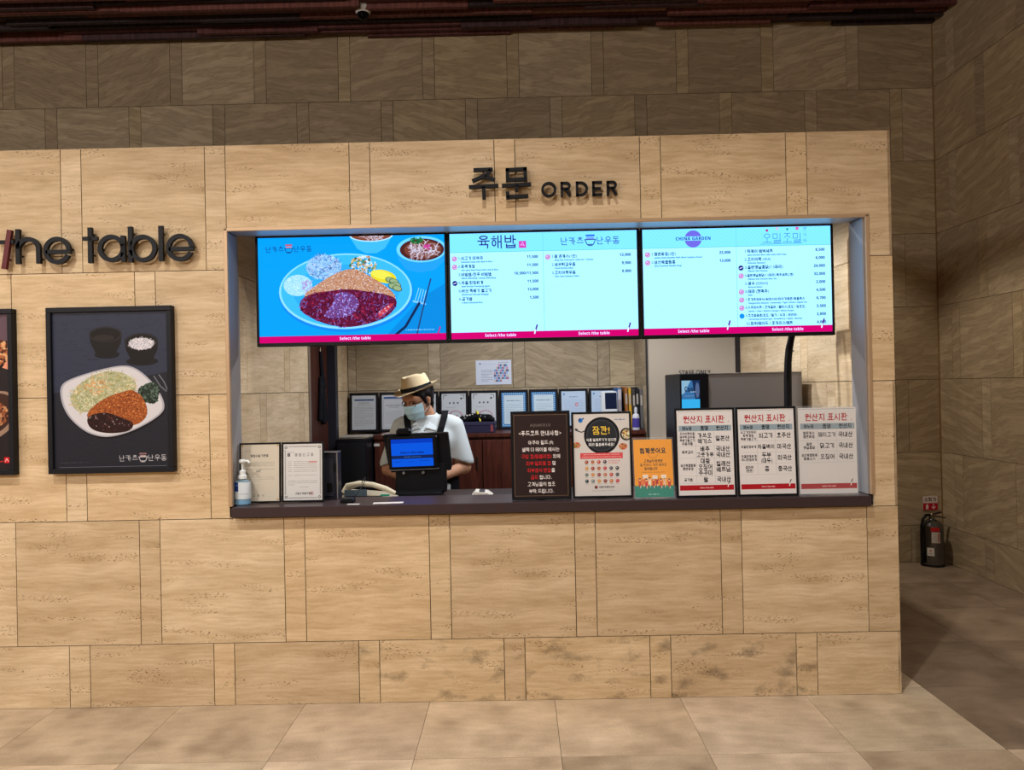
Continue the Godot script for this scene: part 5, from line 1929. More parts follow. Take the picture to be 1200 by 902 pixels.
func build_interior() -> void:
	var black := mat("plastic_black", Color8(18, 19, 23), 0.4)
	var wood := textured("cabinet_wood", wood_texture(Color8(58, 28, 22), Color8(96, 50, 38), 41), 0.4)
	wood.uv1_scale = Vector3(1.3, 1.3, 1)
	var o
	var st: SurfaceTool
	# staff desk behind the counter wall
	o = thing("staff_desk", "dark staff desk along the inside of the counter wall", "desk", Vector3(1.44, 0, -0.24))
	st = tool()
	box(st, Vector3(-1.09, 0.87, -0.61), Vector3(1.09, 0.90, 0.0), 0.003)
	part(o, "desk_top", st, mat("desk_top_dark", Color8(48, 40, 40), 0.4))
	for x in [-1.07, 1.07]:
		part(o, "side_panel", bx(Vector3(x, 0.435, -0.3), Vector3(0.03, 0.87, 0.56)), wood)
	o = thing("machine_stand", "low dark cabinet under the drink machine", "cabinet", Vector3(2.985, 0, -0.24))
	part(o, "body", bx(Vector3(0, 0.43, -0.44), Vector3(0.84, 0.86, 0.86), 0.003), black)
	part(o, "top", bx(Vector3(0, 0.88, -0.44), Vector3(0.86, 0.04, 0.88), 0.003), mat("desk_top_dark", Color8(48, 40, 40), 0.4))

	# wooden back cabinet with its doors
	var x0 := 0.645
	var x1 := 2.695
	o = thing("back_cabinet", "long reddish brown wooden cabinet under the row of certificates", "cabinet", Vector3((x0 + x1) / 2, 0, -2.2))
	var hw := (x1 - x0) / 2
	part(o, "carcass", bx(Vector3(0, 0.57, -0.02), Vector3(hw * 2, 1.12, 0.46)), wood)
	part(o, "top", bx(Vector3(0, 1.145, -0.02), Vector3(hw * 2 + 0.01, 0.03, 0.51), 0.003), wood)
	var n := 5
	for i in n:
		var w := hw * 2 / n
		var d = part(o, "door", bx(Vector3.ZERO, Vector3(w - 0.006, 1.0, 0.018), 0.002), wood, Vector3(-hw + w * (i + 0.5), 0.61, 0.22))
		part(d, "handle", bx(Vector3(w * 0.4, 0.33, 0.014), Vector3(0.012, 0.10, 0.012), 0.003), mat("handle_dark", Color8(60, 52, 48), 0.4, 0.5))
	part(o, "tape_label", bx(W(441.5, 521.3, -1.969) - o.position, Vector3(0.042, 0.02, 0.002)), mat("paper_white", Color8(206, 200, 196), 0.7))

	# black cabinet on the left with papers on it
	o = thing("black_cabinet", "black cabinet at the end of the wooden cabinet with papers on top", "cabinet", Vector3(0.52, 0, -2.10))
	part(o, "body", bx(Vector3(0, 0.575, 0), Vector3(0.225, 1.15, 0.68), 0.004), black)
	part(o, "door", bx(Vector3(0, 0.58, 0.345), Vector3(0.205, 1.08, 0.012), 0.003), mat("cabinet_door_black", Color8(24, 25, 30), 0.45))
	o = thing("paper_stack", "thin stack of papers on the black cabinet", "papers", Vector3(0.52, 1.15, -1.92))
	for i in 4:
		part(o, "sheet", bx(Vector3(0.004 * (i % 3), 0.002 + i * 0.004, 0.006 * (i % 2)), Vector3(0.20, 0.0035, 0.27), 0.0, Transform3D(Basis(Vector3.UP, 0.03 * (i - 1)), Vector3.ZERO)), mat("paper_grey", Color8(168, 158, 146), 0.7))
	o = thing("paper_stack", "few loose sheets on the wooden cabinet beside the black cabinet", "papers", Vector3(0.80, 1.16, -2.08))
	for i in 3:
		part(o, "sheet", bx(Vector3(0.006 * i, 0.002 + i * 0.003, 0), Vector3(0.21, 0.0028, 0.16), 0.0, Transform3D(Basis(Vector3.UP, -0.05 * i), Vector3.ZERO)), mat("paper_pale", Color8(190, 182, 180), 0.7))

	# the row of framed certificates
	var frame := mat("certificate_frame_dark", Color8(30, 28, 32), 0.4)
	var kinds := [2, 3, 4, 4, 4, 5, 5, 6, 6]
	var labels := ["framed certificate with a dark blue heading above the black cabinet", "framed certificate with a blue top strip behind the cashier's shoulder", "framed certificate hidden behind the cashier's hat", "framed certificate with a pink swirl right beside the cashier's ear", "framed certificate with a pink swirl above the black bag", "blue bordered framed certificate above the yellow strap", "blue bordered framed certificate above the rules sign", "pale blue framed certificate with a small red seal", "pale blue framed certificate behind the white card terminal"]
	var prints := {}
	for i in 9:
		var k: int = kinds[i]
		if not prints.has(k):
			prints[k] = textured("print_wall_certificate_%d" % k, certificate(k), 0.5, 0.3)
		var px := 427.0 + 35.1 * i
		var p := W(px, 500.0, -2.42)
		framed("wall_certificate", labels[i], "certificate", Vector3(p.x, 1.161, -2.42), 0.238, 0.322, 0.016, 0.02, frame, prints[k], "framed certificates on the back cabinet", 0.06)
	# notice taped to the stone
	var a := W(558, 451, BACK)
	var b := W(599, 421.5, BACK)
	o = thing("wall_notice", "white paper notice with a coloured chart taped to the back wall", "notice", Vector3((a.x + b.x) / 2, a.y, BACK))
	part(o, "sheet", bx(Vector3(0, (b.y - a.y) / 2, 0.002), Vector3(b.x - a.x, b.y - a.y, 0.003)), mat("paper_white", Color8(206, 200, 196), 0.7))
	part(o, "print", sheet(b.x - a.x, b.y - a.y, 0.0042), textured("print_notice", notice_sheet(), 0.5, 0.2))

	# black bag on a navy box, with a yellow strap
	var p := W(559, 507, -2.12)
	o = thing("navy_box", "flat navy carton on the wooden cabinet under the black bag", "box", Vector3(p.x, 1.16, -2.12))
	part(o, "carton", bx(Vector3(0, 0.04, 0), Vector3(0.29, 0.08, 0.2), 0.003), mat("carton_navy", Color8(44, 42, 66), 0.6))
	part(o, "lid", bx(Vector3(0, 0.072, 0), Vector3(0.296, 0.024, 0.206), 0.002), mat("carton_navy_lid", Color8(54, 52, 76), 0.6))
	part(o, "red_tab", bx(Vector3(0.12, 0.04, 0.101), Vector3(0.018, 0.06, 0.003)), mat("carton_tab", Color8(150, 70, 76), 0.6))
	o = thing("black_bag", "black plastic bag with a yellow strap on the navy carton", "bag", Vector3(p.x, 1.244, -2.12))
	st = tool()
	blob(st, [[Vector3(-0.10, 0.02, 0), Vector3(0.09, 0.022, 0.02), 0.03, 0.034], [Vector3(-0.12, 0.016, 0.03), Vector3(-0.05, 0.03, -0.04), 0.022, 0.03], [Vector3(0.05, 0.03, -0.03), Vector3(0.125, 0.016, 0.05), 0.03, 0.02], [Vector3(-0.03, 0.04, 0.02), Vector3(0.03, 0.036, 0.04), 0.026, 0.024]], 0.009, 0.02, Transform3D.IDENTITY, func(q): return 0.001 - q.y)
	var bag := mat("bag_black", Color8(20, 20, 23), 0.22)
	part(o, "bag", st, bag)
	st = tool()
	var loop := []
	for i in 13:
		var t := PI * i / 12.0
		loop.append(Vector3(0.02 + cos(t) * 0.012 - 0.018 * sin(t), 0.004 + sin(t) * 0.078, 0.07 - 0.12 * i / 12.0))
	tube(st, loop, 0.008, 8, 0.4)
	part(o, "strap", st, mat("strap_yellow", Color8(206, 190, 60), 0.5))
	for i in 6:
		st = tool()
		box(st, Vector3(-0.007, -0.005, -0.006), Vector3(0.007, 0.005, 0.006), 0.002, Transform3D(Basis(Vector3.BACK, 0.25 * (i % 3 - 1)), Vector3.ZERO))
		part(o, "white_tag", st, mat("paper_white", Color8(206, 200, 196), 0.7), Vector3(-0.095 + i * 0.022, 0.055 - 0.003 * absf(i - 3.0), 0.034))

	# card terminal, folders, bottle at the cabinet's right end
	p = W(715, 500, -2.04)
	o = thing("card_terminal", "white card terminal with a dark screen before the certificates", "card terminal", Vector3(p.x, 1.16, -2.04))
	o.rotation.x = -0.14
	part(o, "body", bx(Vector3(0, 0.15, 0), Vector3(0.125, 0.30, 0.03), 0.008), mat("terminal_white", Color8(200, 202, 206), 0.4))
	part(o, "screen", bx(Vector3(0.012, 0.225, 0.0155), Vector3(0.088, 0.125, 0.003), 0.001), mat("terminal_glass", Color8(26, 34, 56), 0.15))
	part(o, "keypad", bx(Vector3(0.0, 0.09, 0.0155), Vector3(0.09, 0.09, 0.004), 0.001), mat("terminal_keys", Color8(90, 94, 104), 0.5))
	part(o, "foot", bx(Vector3(0, 0.012, 0.02), Vector3(0.12, 0.012, 0.09), 0.003, Transform3D(Basis(Vector3.RIGHT, 0.14), Vector3.ZERO)), black)
	p = W(725.5, 500, -2.2)
	o = thing("blue_binder", "upright blue ring binder behind the white card terminal", "binder", Vector3(p.x, 1.16, -2.25))
	part(o, "cover", bx(Vector3(0, 0.16, 0), Vector3(0.034, 0.32, 0.22), 0.004), mat("binder_blue", Color8(44, 96, 160), 0.5))
	part(o, "pages", bx(Vector3(0, 0.16, 0.004), Vector3(0.026, 0.30, 0.22)), mat("paper_pale", Color8(190, 182, 180), 0.7))
	var tones := [[Color8(150, 96, 52), "brown"], [Color8(206, 160, 50), "yellow"], [Color8(70, 66, 66), "dark grey"], [Color8(34, 34, 38), "black"], [Color8(96, 92, 92), "mid grey"], [Color8(30, 30, 34), "black"]]
	var names := ["brown upright folder next to the blue binder", "yellow upright folder between brown and grey folders", "dark grey upright folder right of the yellow one", "black upright folder between two grey folders", "mid grey upright folder near the staff door", "black upright folder last in the row at the partition"]
	for i in 6:
		var x: float = W(733.0 + i * 4.3, 490, -2.2).x
		o = thing("folder", names[i], "folder", Vector3(x, 1.16, -2.22 - 0.01 * (i % 2)), "folders at the end of the cabinet")
		var h: float = [0.33, 0.32, 0.31, 0.325, 0.31, 0.32][i]
		o.rotation.z = 0.02
		part(o, "cover", bx(Vector3(0, h / 2, 0), Vector3(0.022, h, 0.24), 0.002), mat("folder_%d" % i, tones[i][0], 0.55))
		part(o, "spine_label", bx(Vector3(0, h * 0.72, 0.1205), Vector3(0.014, 0.08, 0.001)), mat("paper_grey", Color8(168, 158, 146), 0.7))
	p = W(745.5, 503, -2.02)
	o = thing("cleaner_bottle", "white bottle with a purple label in front of the folders", "bottle", Vector3(p.x, 1.16, -2.02))
	st = tool()
	lathe(st, [Vector2(0, 0), Vector2(0.026, 0), Vector2(0.028, 0.004), Vector2(0.028, 0.10), Vector2(0.022, 0.118), Vector2(0.01, 0.125), Vector2(0.01, 0.14), Vector2(0, 0.14)], 20)
	part(o, "body", st, mat("bottle_white", Color8(206, 206, 214), 0.35))
	st = tool()
	lathe(st, [Vector2(0.0285, 0.02), Vector2(0.0285, 0.09)], 20)
	part(o, "label", st, mat("bottle_label_purple", Color8(76, 66, 150), 0.5))
	st = tool()
	lathe(st, [Vector2(0, 0.138), Vector2(0.012, 0.138), Vector2(0.011, 0.165), Vector2(0.005, 0.175), Vector2(0, 0.175)], 16)
	part(o, "cap", st, mat("bottle_white", Color8(206, 206, 214), 0.35))

	# apron hung on the door
	o = thing("hanging_apron", "black apron hanging on a hook on the brown door", "apron", Vector3(0.29, 1.24, -1.83))
	st = tool()
	blob(st, [[Vector3(0.0, 0.55, 0.0), Vector3(0.006, 0.3, -0.02), 0.012, 0.022], [Vector3(0.004, 0.36, 0.03), Vector3(0.008, 0.06, 0.07), 0.012, 0.018], [Vector3(0.004, 0.36, -0.03), Vector3(0.008, 0.05, -0.09), 0.012, 0.018], [Vector3(0.008, 0.3, 0.0), Vector3(0.012, 0.04, -0.01), 0.02, 0.024]], 0.008, 0.03)
	part(o, "cloth", st, mat("apron_black", Color8(20, 21, 26), 0.85))
	part(o, "hook", bx(Vector3(-0.002, 0.57, 0), Vector3(0.012, 0.03, 0.012), 0.003), mat("chrome", Color8(200, 200, 200), 0.2, 0.9))

	# till with its customer display
	p = W(489, 560, -0.62)
	o = thing("pos_terminal", "black till with a glowing blue customer screen before the cashier", "till", Vector3(p.x, 0.90, -0.62))
	part(o, "base", bx(Vector3(0.01, 0.015, -0.02), Vector3(0.26, 0.03, 0.2), 0.006), black)
	part(o, "column", bx(Vector3(0.02, 0.10, -0.03), Vector3(0.29, 0.17, 0.05), 0.008), black)
	var tilt := Transform3D(Basis(Vector3.RIGHT, 0.10) * Basis(Vector3.BACK, 0.02), Vector3(0, 0.155, 0.0))
	st = tool()
	extrude(st, PackedVector2Array([Vector2(-0.165, 0.03), Vector2(-0.185, 0.19), Vector2(-0.18, 0.196), Vector2(0.178, 0.196), Vector2(0.184, 0.19), Vector2(0.196, 0.0), Vector2(0.19, -0.02), Vector2(-0.15, -0.02)]), -0.05, -0.012, tilt)
	part(o, "staff_monitor", st, black)
	part(o, "display_housing", bx(Vector3(-0.016, 0.095, 0.004), Vector3(0.282, 0.19, 0.032), 0.008, tilt), mat("display_housing", Color8(14, 15, 18), 0.35))
	part(o, "silver_rim", bx(Vector3(-0.012, -0.002, 0.006), Vector3(0.278, 0.004, 0.03), 0.001, tilt), mat("safe_edge", Color8(150, 152, 160), 0.3, 0.8))
	var c := Canvas.new(self, 300, 200, rgb(10, 88, 226))
	c.rect(0, 0, 300, 30, rgb(6, 60, 190))
	c.text("Select /the table", 150, 98, 22, rgb(8, 30, 110), true, 1)
	c.rect(0, 118, 300, 142, rgb(20, 40, 90)); c.scribble(90, 210, 130, 7, rgb(110, 150, 220), 0.8)
	c.scribble(20, 70, 164, 7, rgb(8, 30, 110), 0.6); c.scribble(120, 160, 164, 7, rgb(8, 30, 110), 0.6); c.scribble(200, 270, 160, 9, rgb(8, 30, 110), 0.7)
	st = tool()
	quad(st, tilt * Vector3(-0.137, 0.017, 0.021), tilt * Vector3(0.098, 0.017, 0.021), tilt * Vector3(0.098, 0.174, 0.021), tilt * Vector3(-0.137, 0.174, 0.021), tilt.basis * Vector3.BACK, Vector2(0, 1), Vector2(1, 1), Vector2(1, 0), Vector2(0, 0))
	part(o, "customer_screen", st, glowing("customer_screen_glow", c.texture(), 1.0), Vector3.ZERO, "bright blue screen")
	part(o, "sensor_hump", bx(Vector3(-0.065, 0.212, -0.005), Vector3(0.085, 0.04, 0.04), 0.012, tilt), black)
	for x in [-0.075, 0.035]:
		st = tool()
		lathe(st, [Vector2(0, 0), Vector2(0.008, 0), Vector2(0.008, 0.012), Vector2(0, 0.012)], 12, Vector3.ZERO, 1, 1, Transform3D(Basis(Vector3.RIGHT, PI / 2), Vector3(x, 0.132, 0.0)))
		part(o, "knob", st, mat("safe_edge", Color8(150, 152, 160), 0.3, 0.8))

	# desk phone
	p = W(434, 575, -0.42)
	o = thing("desk_phone", "cream desk telephone behind the counter top", "telephone", Vector3(p.x, 0.90, -0.42))
	var cream := mat("phone_cream", Color8(206, 196, 172), 0.4)
	st = tool()
	extrude(st, PackedVector2Array([Vector2(-0.13, 0.0), Vector2(-0.138, 0.045), Vector2(-0.12, 0.06), Vector2(0.06, 0.045), Vector2(0.135, 0.02), Vector2(0.138, 0.0)]), -0.09, 0.06)
	part(o, "base", st, cream)
	st = tool()
	tube(st, [Vector3(-0.135, 0.06, 0.03), Vector3(-0.115, 0.092, 0.03), Vector3(-0.05, 0.106, 0.03), Vector3(0.02, 0.098, 0.03), Vector3(0.09, 0.075, 0.03), Vector3(0.14, 0.05, 0.03)], [0.018, 0.02, 0.017, 0.016, 0.016, 0.012], 12, 0.9)
	part(o, "handset", st, cream)
	part(o, "number_display", bx(Vector3(-0.065, 0.06, 0.063), Vector3(0.12, 0.034, 0.006), 0.001), mat("phone_lcd", Color8(96, 112, 124), 0.25))
	part(o, "keypad", bx(Vector3(-0.02, 0.032, 0.062), Vector3(0.19, 0.022, 0.004), 0.001), mat("phone_keys", Color8(60, 60, 64), 0.5))
	part(o, "green_key", bx(Vector3(0.09, 0.045, 0.062), Vector3(0.05, 0.01, 0.004), 0.001), mat("phone_green", Color8(40, 140, 110), 0.5))

	# small printer whose paper shows over the counter
	p = W(565, 578, -0.45)
	o = thing("receipt_printer", "small white receipt printer just showing over the counter top", "printer", Vector3(p.x, 0.90, -0.45))
	st = tool()
	extrude(st, PackedVector2Array([Vector2(-0.056, 0), Vector2(-0.056, 0.026), Vector2(-0.035, 0.048), Vector2(0.03, 0.042), Vector2(0.058, 0.022), Vector2(0.058, 0)]), -0.06, 0.06)
	part(o, "body", st, mat("printer_white", Color8(204, 198, 190), 0.5))
	part(o, "paper_slot", bx(Vector3(0.0, 0.046, 0.0), Vector3(0.03, 0.004, 0.09)), mat("reader_keys", Color8(52, 54, 60), 0.5))

	# drink machine
	var zf := -0.65
	var a0 := W(829, 438, zf)
	var a1 := W(940, 439, zf)
	var l0 := W(796, 437, zf)
	o = thing("drink_machine", "grey steel drink machine with a black framed blue screen", "drink machine", Vector3((l0.x + a1.x) / 2, 0.90, zf))
	var top := a0.y - 0.90
	var mid: float = o.position.x
	var steel := mat("machine_steel", Color8(136, 132, 130), 0.42, 0.15)
	st = tool()
	box(st, Vector3(a0.x - mid, 0, -0.4), Vector3(a1.x - mid, top, 0), 0.006)
	part(o, "body", st, steel)
	st = tool()
	box(st, Vector3(a0.x - mid, top - 0.002, -0.4), Vector3(a1.x - mid, top + 0.004, 0.003), 0.001)
	part(o, "top_edge", st, mat("machine_edge", Color8(170, 166, 162), 0.35, 0.6))
	st = tool()
	box(st, Vector3(l0.x - mid, 0, -0.4), Vector3(a0.x - mid, top + 0.004, 0.012), 0.005)
	part(o, "front_housing", st, black)
	c = Canvas.new(self, 120, 260, rgb(60, 190, 255))
	c.poly([0, 0, 120, 0, 120, 92, 0, 92], rgb(64, 120, 176))
	c.poly([0, 0, 60, 0, 20, 60, 0, 70], rgb(150, 196, 226)); c.poly([70, 0, 120, 0, 120, 92, 90, 92], rgb(28, 50, 90)); c.oval(104, 48, 14, 38, rgb(90, 110, 150))
	c.text("Cool", 18, 42, 34, rgb(16, 26, 56), true, 0)
	c.scribble(60, 92, 56, 6, rgb(220, 236, 250), 0.9)
	c.scribble(16, 80, 76, 5, rgb(200, 226, 246), 0.6)
	var q0 := W(798.5, 446, zf + 0.013)
	var q1 := W(819.8, 446, zf + 0.013)
	var sw := q1.x - q0.x
	part(o, "screen", sheet(sw, 0.30, 0.0), glowing("machine_screen_glow", c.texture(), 0.85), Vector3((q0.x + q1.x) / 2 - mid, q0.y - 0.90 - 0.30, 0.0135))

	# black bracket arm that carries the right screen
	o = thing("bracket_arm", "curved black metal pole rising to the right menu display", "pole", W(923.6, 560, -0.34) * Vector3(1, 0, 1) + Vector3(0, 0.90, 0))
	st = tool()
	var path := []
	for k in [[923.8, 600], [923.8, 520], [923.6, 479], [923.2, 445], [923.4, 425], [924.6, 410], [927.5, 395], [933, 380], [941, 366]]:
		path.append(W(k[0], k[1], -0.36) - o.position)
	path[0].y = 0.0
	tube(st, path, [0.022, 0.022, 0.021, 0.021, 0.02, 0.02, 0.018, 0.017, 0.016], 12, 0.6)
	part(o, "arm", st, black)
	part(o, "foot_plate", bx(Vector3(0, 0.006, 0), Vector3(0.12, 0.012, 0.12), 0.002), black)
	part(o, "clamp", bx(path[8] + Vector3(0, 0.0, 0.066), Vector3(0.05, 0.06, 0.13), 0.004), black)
	part(o, "bolt", bx(W(929.5, 411, -0.33) - o.position, Vector3(0.008, 0.008, 0.008), 0.002), mat("handle_dark", Color8(60, 52, 48), 0.4, 0.5))


# ---------------------------------------------------------------- the cashier

func build_person() -> void:
	var o = thing("person", "cashier in a straw hat, pale blue mask, white shirt and black apron", "person", Vector3(1.14, 0, -1.25))
	var skin := mat("skin", Color8(196, 146, 116), 0.55)
	# joints, in metres from the feet; the body faces the counter
	var sh_l := Vector3(-0.165, 1.255, -0.01)
	var sh_r := Vector3(0.175, 1.255, -0.01)
	var el_l := Vector3(-0.255, 0.985, -0.01)
	var el_r := Vector3(0.238, 0.990, -0.01)
	var wr_l := Vector3(-0.10, 0.945, 0.25)
	var wr_r := Vector3(0.085, 0.945, 0.25)
	var head := Transform3D(Basis(Vector3.UP, -0.62) * Basis(Vector3.RIGHT, 0.30), Vector3(-0.045, 1.437, 0.055))
	var torso := [
		[Vector3(-0.11, 1.265, -0.02), Vector3(0.12, 1.265, -0.02), 0.062, 0.062], [Vector3(-0.075, 1.17, 0.0), Vector3(0.075, 1.17, 0.0), 0.105, 0.105],
		[Vector3(-0.06, 1.02, 0.0), Vector3(0.06, 1.02, 0.0), 0.10, 0.10], [Vector3(-0.075, 0.86, 0.0), Vector3(0.075, 0.86, 0.0), 0.112, 0.112]]
	var upper := [[sh_l, el_l, 0.052, 0.042], [sh_r, el_r, 0.052, 0.042]]
	var bones := torso.duplicate()
	bones.append_array(upper)
	bones.append_array([[el_l, wr_l, 0.042, 0.027], [el_r, wr_r, 0.042, 0.027], [Vector3(0, 1.28, -0.02), Vector3(-0.025, 1.40, 0.02), 0.055, 0.05]])
	var legs := []
	for s in [-1.0, 1.0]:
		legs.append([Vector3(0.085 * s, 0.80, 0.0), Vector3(0.10 * s, 0.46, 0.02), 0.088, 0.062])
		legs.append([Vector3(0.10 * s, 0.46, 0.02), Vector3(0.105 * s, 0.10, -0.02), 0.06, 0.04])
		legs.append([Vector3(0.105 * s, 0.05, -0.03), Vector3(0.12 * s, 0.035, 0.13), 0.036, 0.032])
	bones.append_array(legs)
	var st := tool()
	blob(st, bones, 0.014, 0.03)
	# head: skull, jaw, cheeks, nose, ears, brow
	var face := [[Vector3(0, 0.035, -0.025), Vector3(0, 0.03, 0.015), 0.084, 0.08], [Vector3(0, -0.05, 0.02), Vector3(0, -0.088, 0.055), 0.052, 0.03], [Vector3(-0.03, -0.035, 0.045), Vector3(0.03, -0.035, 0.045), 0.042, 0.042],
		[Vector3(0, 0.0, 0.088), Vector3(0, -0.034, 0.106), 0.010, 0.014], [Vector3(-0.08, 0.004, -0.012), Vector3(-0.08, -0.026, -0.008), 0.013, 0.009], [Vector3(0.08, 0.004, -0.012), Vector3(0.08, -0.026, -0.008), 0.013, 0.009],
		[Vector3(-0.04, 0.03, 0.076), Vector3(0.04, 0.03, 0.076), 0.016, 0.016], [Vector3(0, -0.05, -0.03), Vector3(0, -0.12, -0.05), 0.05, 0.05], [Vector3(-0.018, -0.066, 0.088), Vector3(0.018, -0.066, 0.088), 0.008, 0.008]]
	blob(st, face, 0.0045, 0.022, head)
	for s in [-1.0, 1.0]:
		var wr: Vector3 = wr_l if s < 0.0 else wr_r
		blob(st, hand_bones(s), 0.004, 0.009, Transform3D(Basis(Vector3.UP, -0.25 * s), wr))
	part(o, "body", st, skin)

	for s in [-1.0, 1.0]:
		st = tool()
		blob(st, [[Vector3(0.032 * s, 0.006, 0.076), Vector3(0.032 * s, 0.006, 0.0765), 0.0125, 0.0125]], 0.004, 0.004, head)
		part(o, "eye", st, mat("eye_dark", Color8(40, 28, 24), 0.25))

	# hair
	st = tool()
	blob(st, [[Vector3(0, 0.045, -0.035), Vector3(0, 0.05, 0.0), 0.09, 0.085], [Vector3(-0.066, 0.03, -0.03), Vector3(-0.074, -0.035, -0.035), 0.03, 0.018], [Vector3(0.066, 0.03, -0.03), Vector3(0.074, -0.035, -0.035), 0.03, 0.018], [Vector3(0, 0.0, -0.07), Vector3(0, -0.07, -0.07), 0.055, 0.04], [Vector3(-0.045, 0.075, 0.05), Vector3(0.05, 0.07, 0.05), 0.03, 0.03], [Vector3(0.07, 0.03, 0.03), Vector3(0.076, -0.02, 0.012), 0.016, 0.008]], 0.006, 0.018, head)
	part(o, "hair", st, mat("hair_dark", Color8(26, 22, 24), 0.5))

	# hat: oval crown with a pinched top, band, curved brim; worn tilted to the front
	var hat := head * Transform3D(Basis(Vector3.RIGHT, -0.06) * Basis(Vector3.BACK, 0.10), Vector3(0, 0.068, -0.006))
	var straw := mat("hat_straw", Color8(226, 204, 164), 0.75)
	st = tool()
	hat_shell(st, hat)
	var hm = part(o, "hat", st, straw, Vector3.ZERO, "cream straw hat")
	st = tool()
	lathe(st, [Vector2(0.1005, 0.002), Vector2(0.1005, 0.004), Vector2(0.0985, 0.028), Vector2(0.0965, 0.029)], 40, Vector3.ZERO, 0.93, 1.1, hat)
	part(hm, "hat_band", st, mat("hat_band_black", Color8(22, 22, 26), 0.7))

	# face mask: a curved sheet over nose and chin with loops to the ears
	st = tool()
	var cols := 14
	var rws := 8
	var grid := []
	for j in rws + 1:
		var row := []
		var v := j / float(rws)
		for i in cols + 1:
			var a := lerpf(-1.15, 1.15, i / float(cols))
			var bulge := sin(v * PI) * 0.012 + (0.010 if j % 3 == 1 else 0.007)
			var narrow := lerpf(0.079, 0.060, v * v)
			var reach := lerpf(0.113, 0.096, v) + bulge
			row.append(head * Vector3(sin(a) * (narrow + bulge * 0.4), lerpf(-0.008, -0.108, v) + 0.012 * (1.0 - cos(a)) * (0.5 - v), cos(a) * reach - 0.004))
		grid.append(row)
	for j in rws:
		for i in cols:
			var q0: Vector3 = grid[j][i]
			var q1: Vector3 = grid[j][i + 1]
			var q2: Vector3 = grid[j + 1][i + 1]
			var q3: Vector3 = grid[j + 1][i]
			var nn := (q1 - q0).cross(q3 - q0).normalized()
			if nn.dot(head.basis.z) < 0.0:
				nn = -nn
			quad(st, q0, q1, q2, q3, nn)
	var mask := mat("mask_blue", Color8(190, 228, 242), 0.8)
	var mk = part(o, "face_mask", st, mask, Vector3.ZERO, "pale blue surgical mask")
	for s in [-1.0, 1.0]:
		st = tool()
		for y in [-0.03, -0.075]:
			tube(st, [head * Vector3(0.066 * s, y, 0.045), head * Vector3(0.079 * s, y * 0.7, 0.015), head * Vector3(0.083 * s, -0.008 if y > -0.05 else -0.036, -0.012)], 0.0016, 6)
		part(mk, "ear_loop", st, mat("ear_loop_white", Color8(220, 222, 224), 0.7))

	# glasses
	st = tool()
	for s in [-1.0, 1.0]:
		var ring := []
		for i in 19:
			var a := TAU * i / 18.0
			ring.append(head * Vector3(0.034 * s + cos(a) * 0.025, 0.0 + sin(a) * 0.021, 0.100 - absf(cos(a) * 0.5 + 0.5 * s) * 0.006))
		tube(st, ring, 0.0019, 6)
		tube(st, [head * Vector3(0.059 * s, 0.005, 0.094), head * Vector3(0.077 * s, 0.006, 0.05), head * Vector3(0.083 * s, 0.006, -0.01)], 0.0019, 6)
	tube(st, [head * Vector3(-0.010, 0.004, 0.102), head * Vector3(0.010, 0.004, 0.102)], 0.0019, 6)
	part(o, "glasses", st, mat("glasses_dark", Color8(60, 38, 34), 0.35))

	# shirt: the torso and upper arms, a little larger, with short sleeves and a collar
	var cloth := []
	for b in torso:
		cloth.append([b[0], b[1], b[2] + 0.013, b[3] + 0.013])
	cloth.append([sh_l, sh_l.lerp(el_l, 0.86), 0.068, 0.072])
	cloth.append([sh_r, sh_r.lerp(el_r, 0.86), 0.068, 0.074])
	cloth.append([Vector3(0, 1.29, -0.025), Vector3(-0.006, 1.325, -0.012), 0.070, 0.064])
	st = tool()
	blob(st, cloth, 0.0095, 0.03, Transform3D.IDENTITY, func(p: Vector3) -> float: return maxf(maxf(p.y - 1.335 - p.z * 0.0, 0.80 - p.y), sleeve_cut(p)))
	var shirt := mat("shirt_white", Color8(206, 214, 216), 0.85)
	var sh = part(o, "shirt", st, shirt, Vector3.ZERO, "white short sleeved shirt")
	for s in [-1.0, 1.0]:
		st = tool()
		var c0 := Vector3(-0.008, 1.338, -0.078)
		var c1 := Vector3(-0.008 + 0.070 * s, 1.35, -0.01)
		var c2 := Vector3(-0.008 + 0.010 * s, 1.258, 0.098)
		var c3 := Vector3(-0.008 + 0.082 * s, 1.238, 0.104)
		var c4 := Vector3(-0.008 + 0.112 * s, 1.318, 0.0)
		var c5 := Vector3(-0.008, 1.305, -0.112)
		for t in [[c0, c1, c5], [c1, c4, c5], [c1, c2, c4], [c2, c3, c4]]:
			var nn: Vector3 = (t[1] - t[0]).cross(t[2] - t[0]).normalized()
			if nn.dot(Vector3(s * 0.5, 0.8, 0.3)) < 0.0:
				nn = -nn
			tri(st, t[0], t[1], t[2], nn, nn, nn)
			tri(st, t[0] - nn * 0.002, t[1] - nn * 0.002, t[2] - nn * 0.002, -nn, -nn, -nn)
		part(sh, "collar", st, shirt)
	st = tool()
	for y in [1.235, 1.175]:
		lathe(st, [Vector2(0, 0.003), Vector2(0.005, 0.003), Vector2(0.006, 0)], 10, Vector3.ZERO, 1, 1, Transform3D(Basis(Vector3.RIGHT, PI / 2), Vector3(-0.004, y, 0.096 if y > 1.2 else 0.118)))
	part(sh, "buttons", st, mat("button_dark", Color8(70, 74, 80), 0.5))

	# trousers and shoes
	st = tool()
	var tr := [[Vector3(-0.075, 0.86, 0.0), Vector3(0.075, 0.86, 0.0), 0.118, 0.118]]
	for b in legs:
		if b[0].y > 0.2:
			tr.append([b[0], b[1], b[2] + 0.012, b[3] + 0.012])
	blob(st, tr, 0.013, 0.03, Transform3D.IDENTITY, func(p: Vector3) -> float: return maxf(p.y - 0.93, 0.07 - p.y))
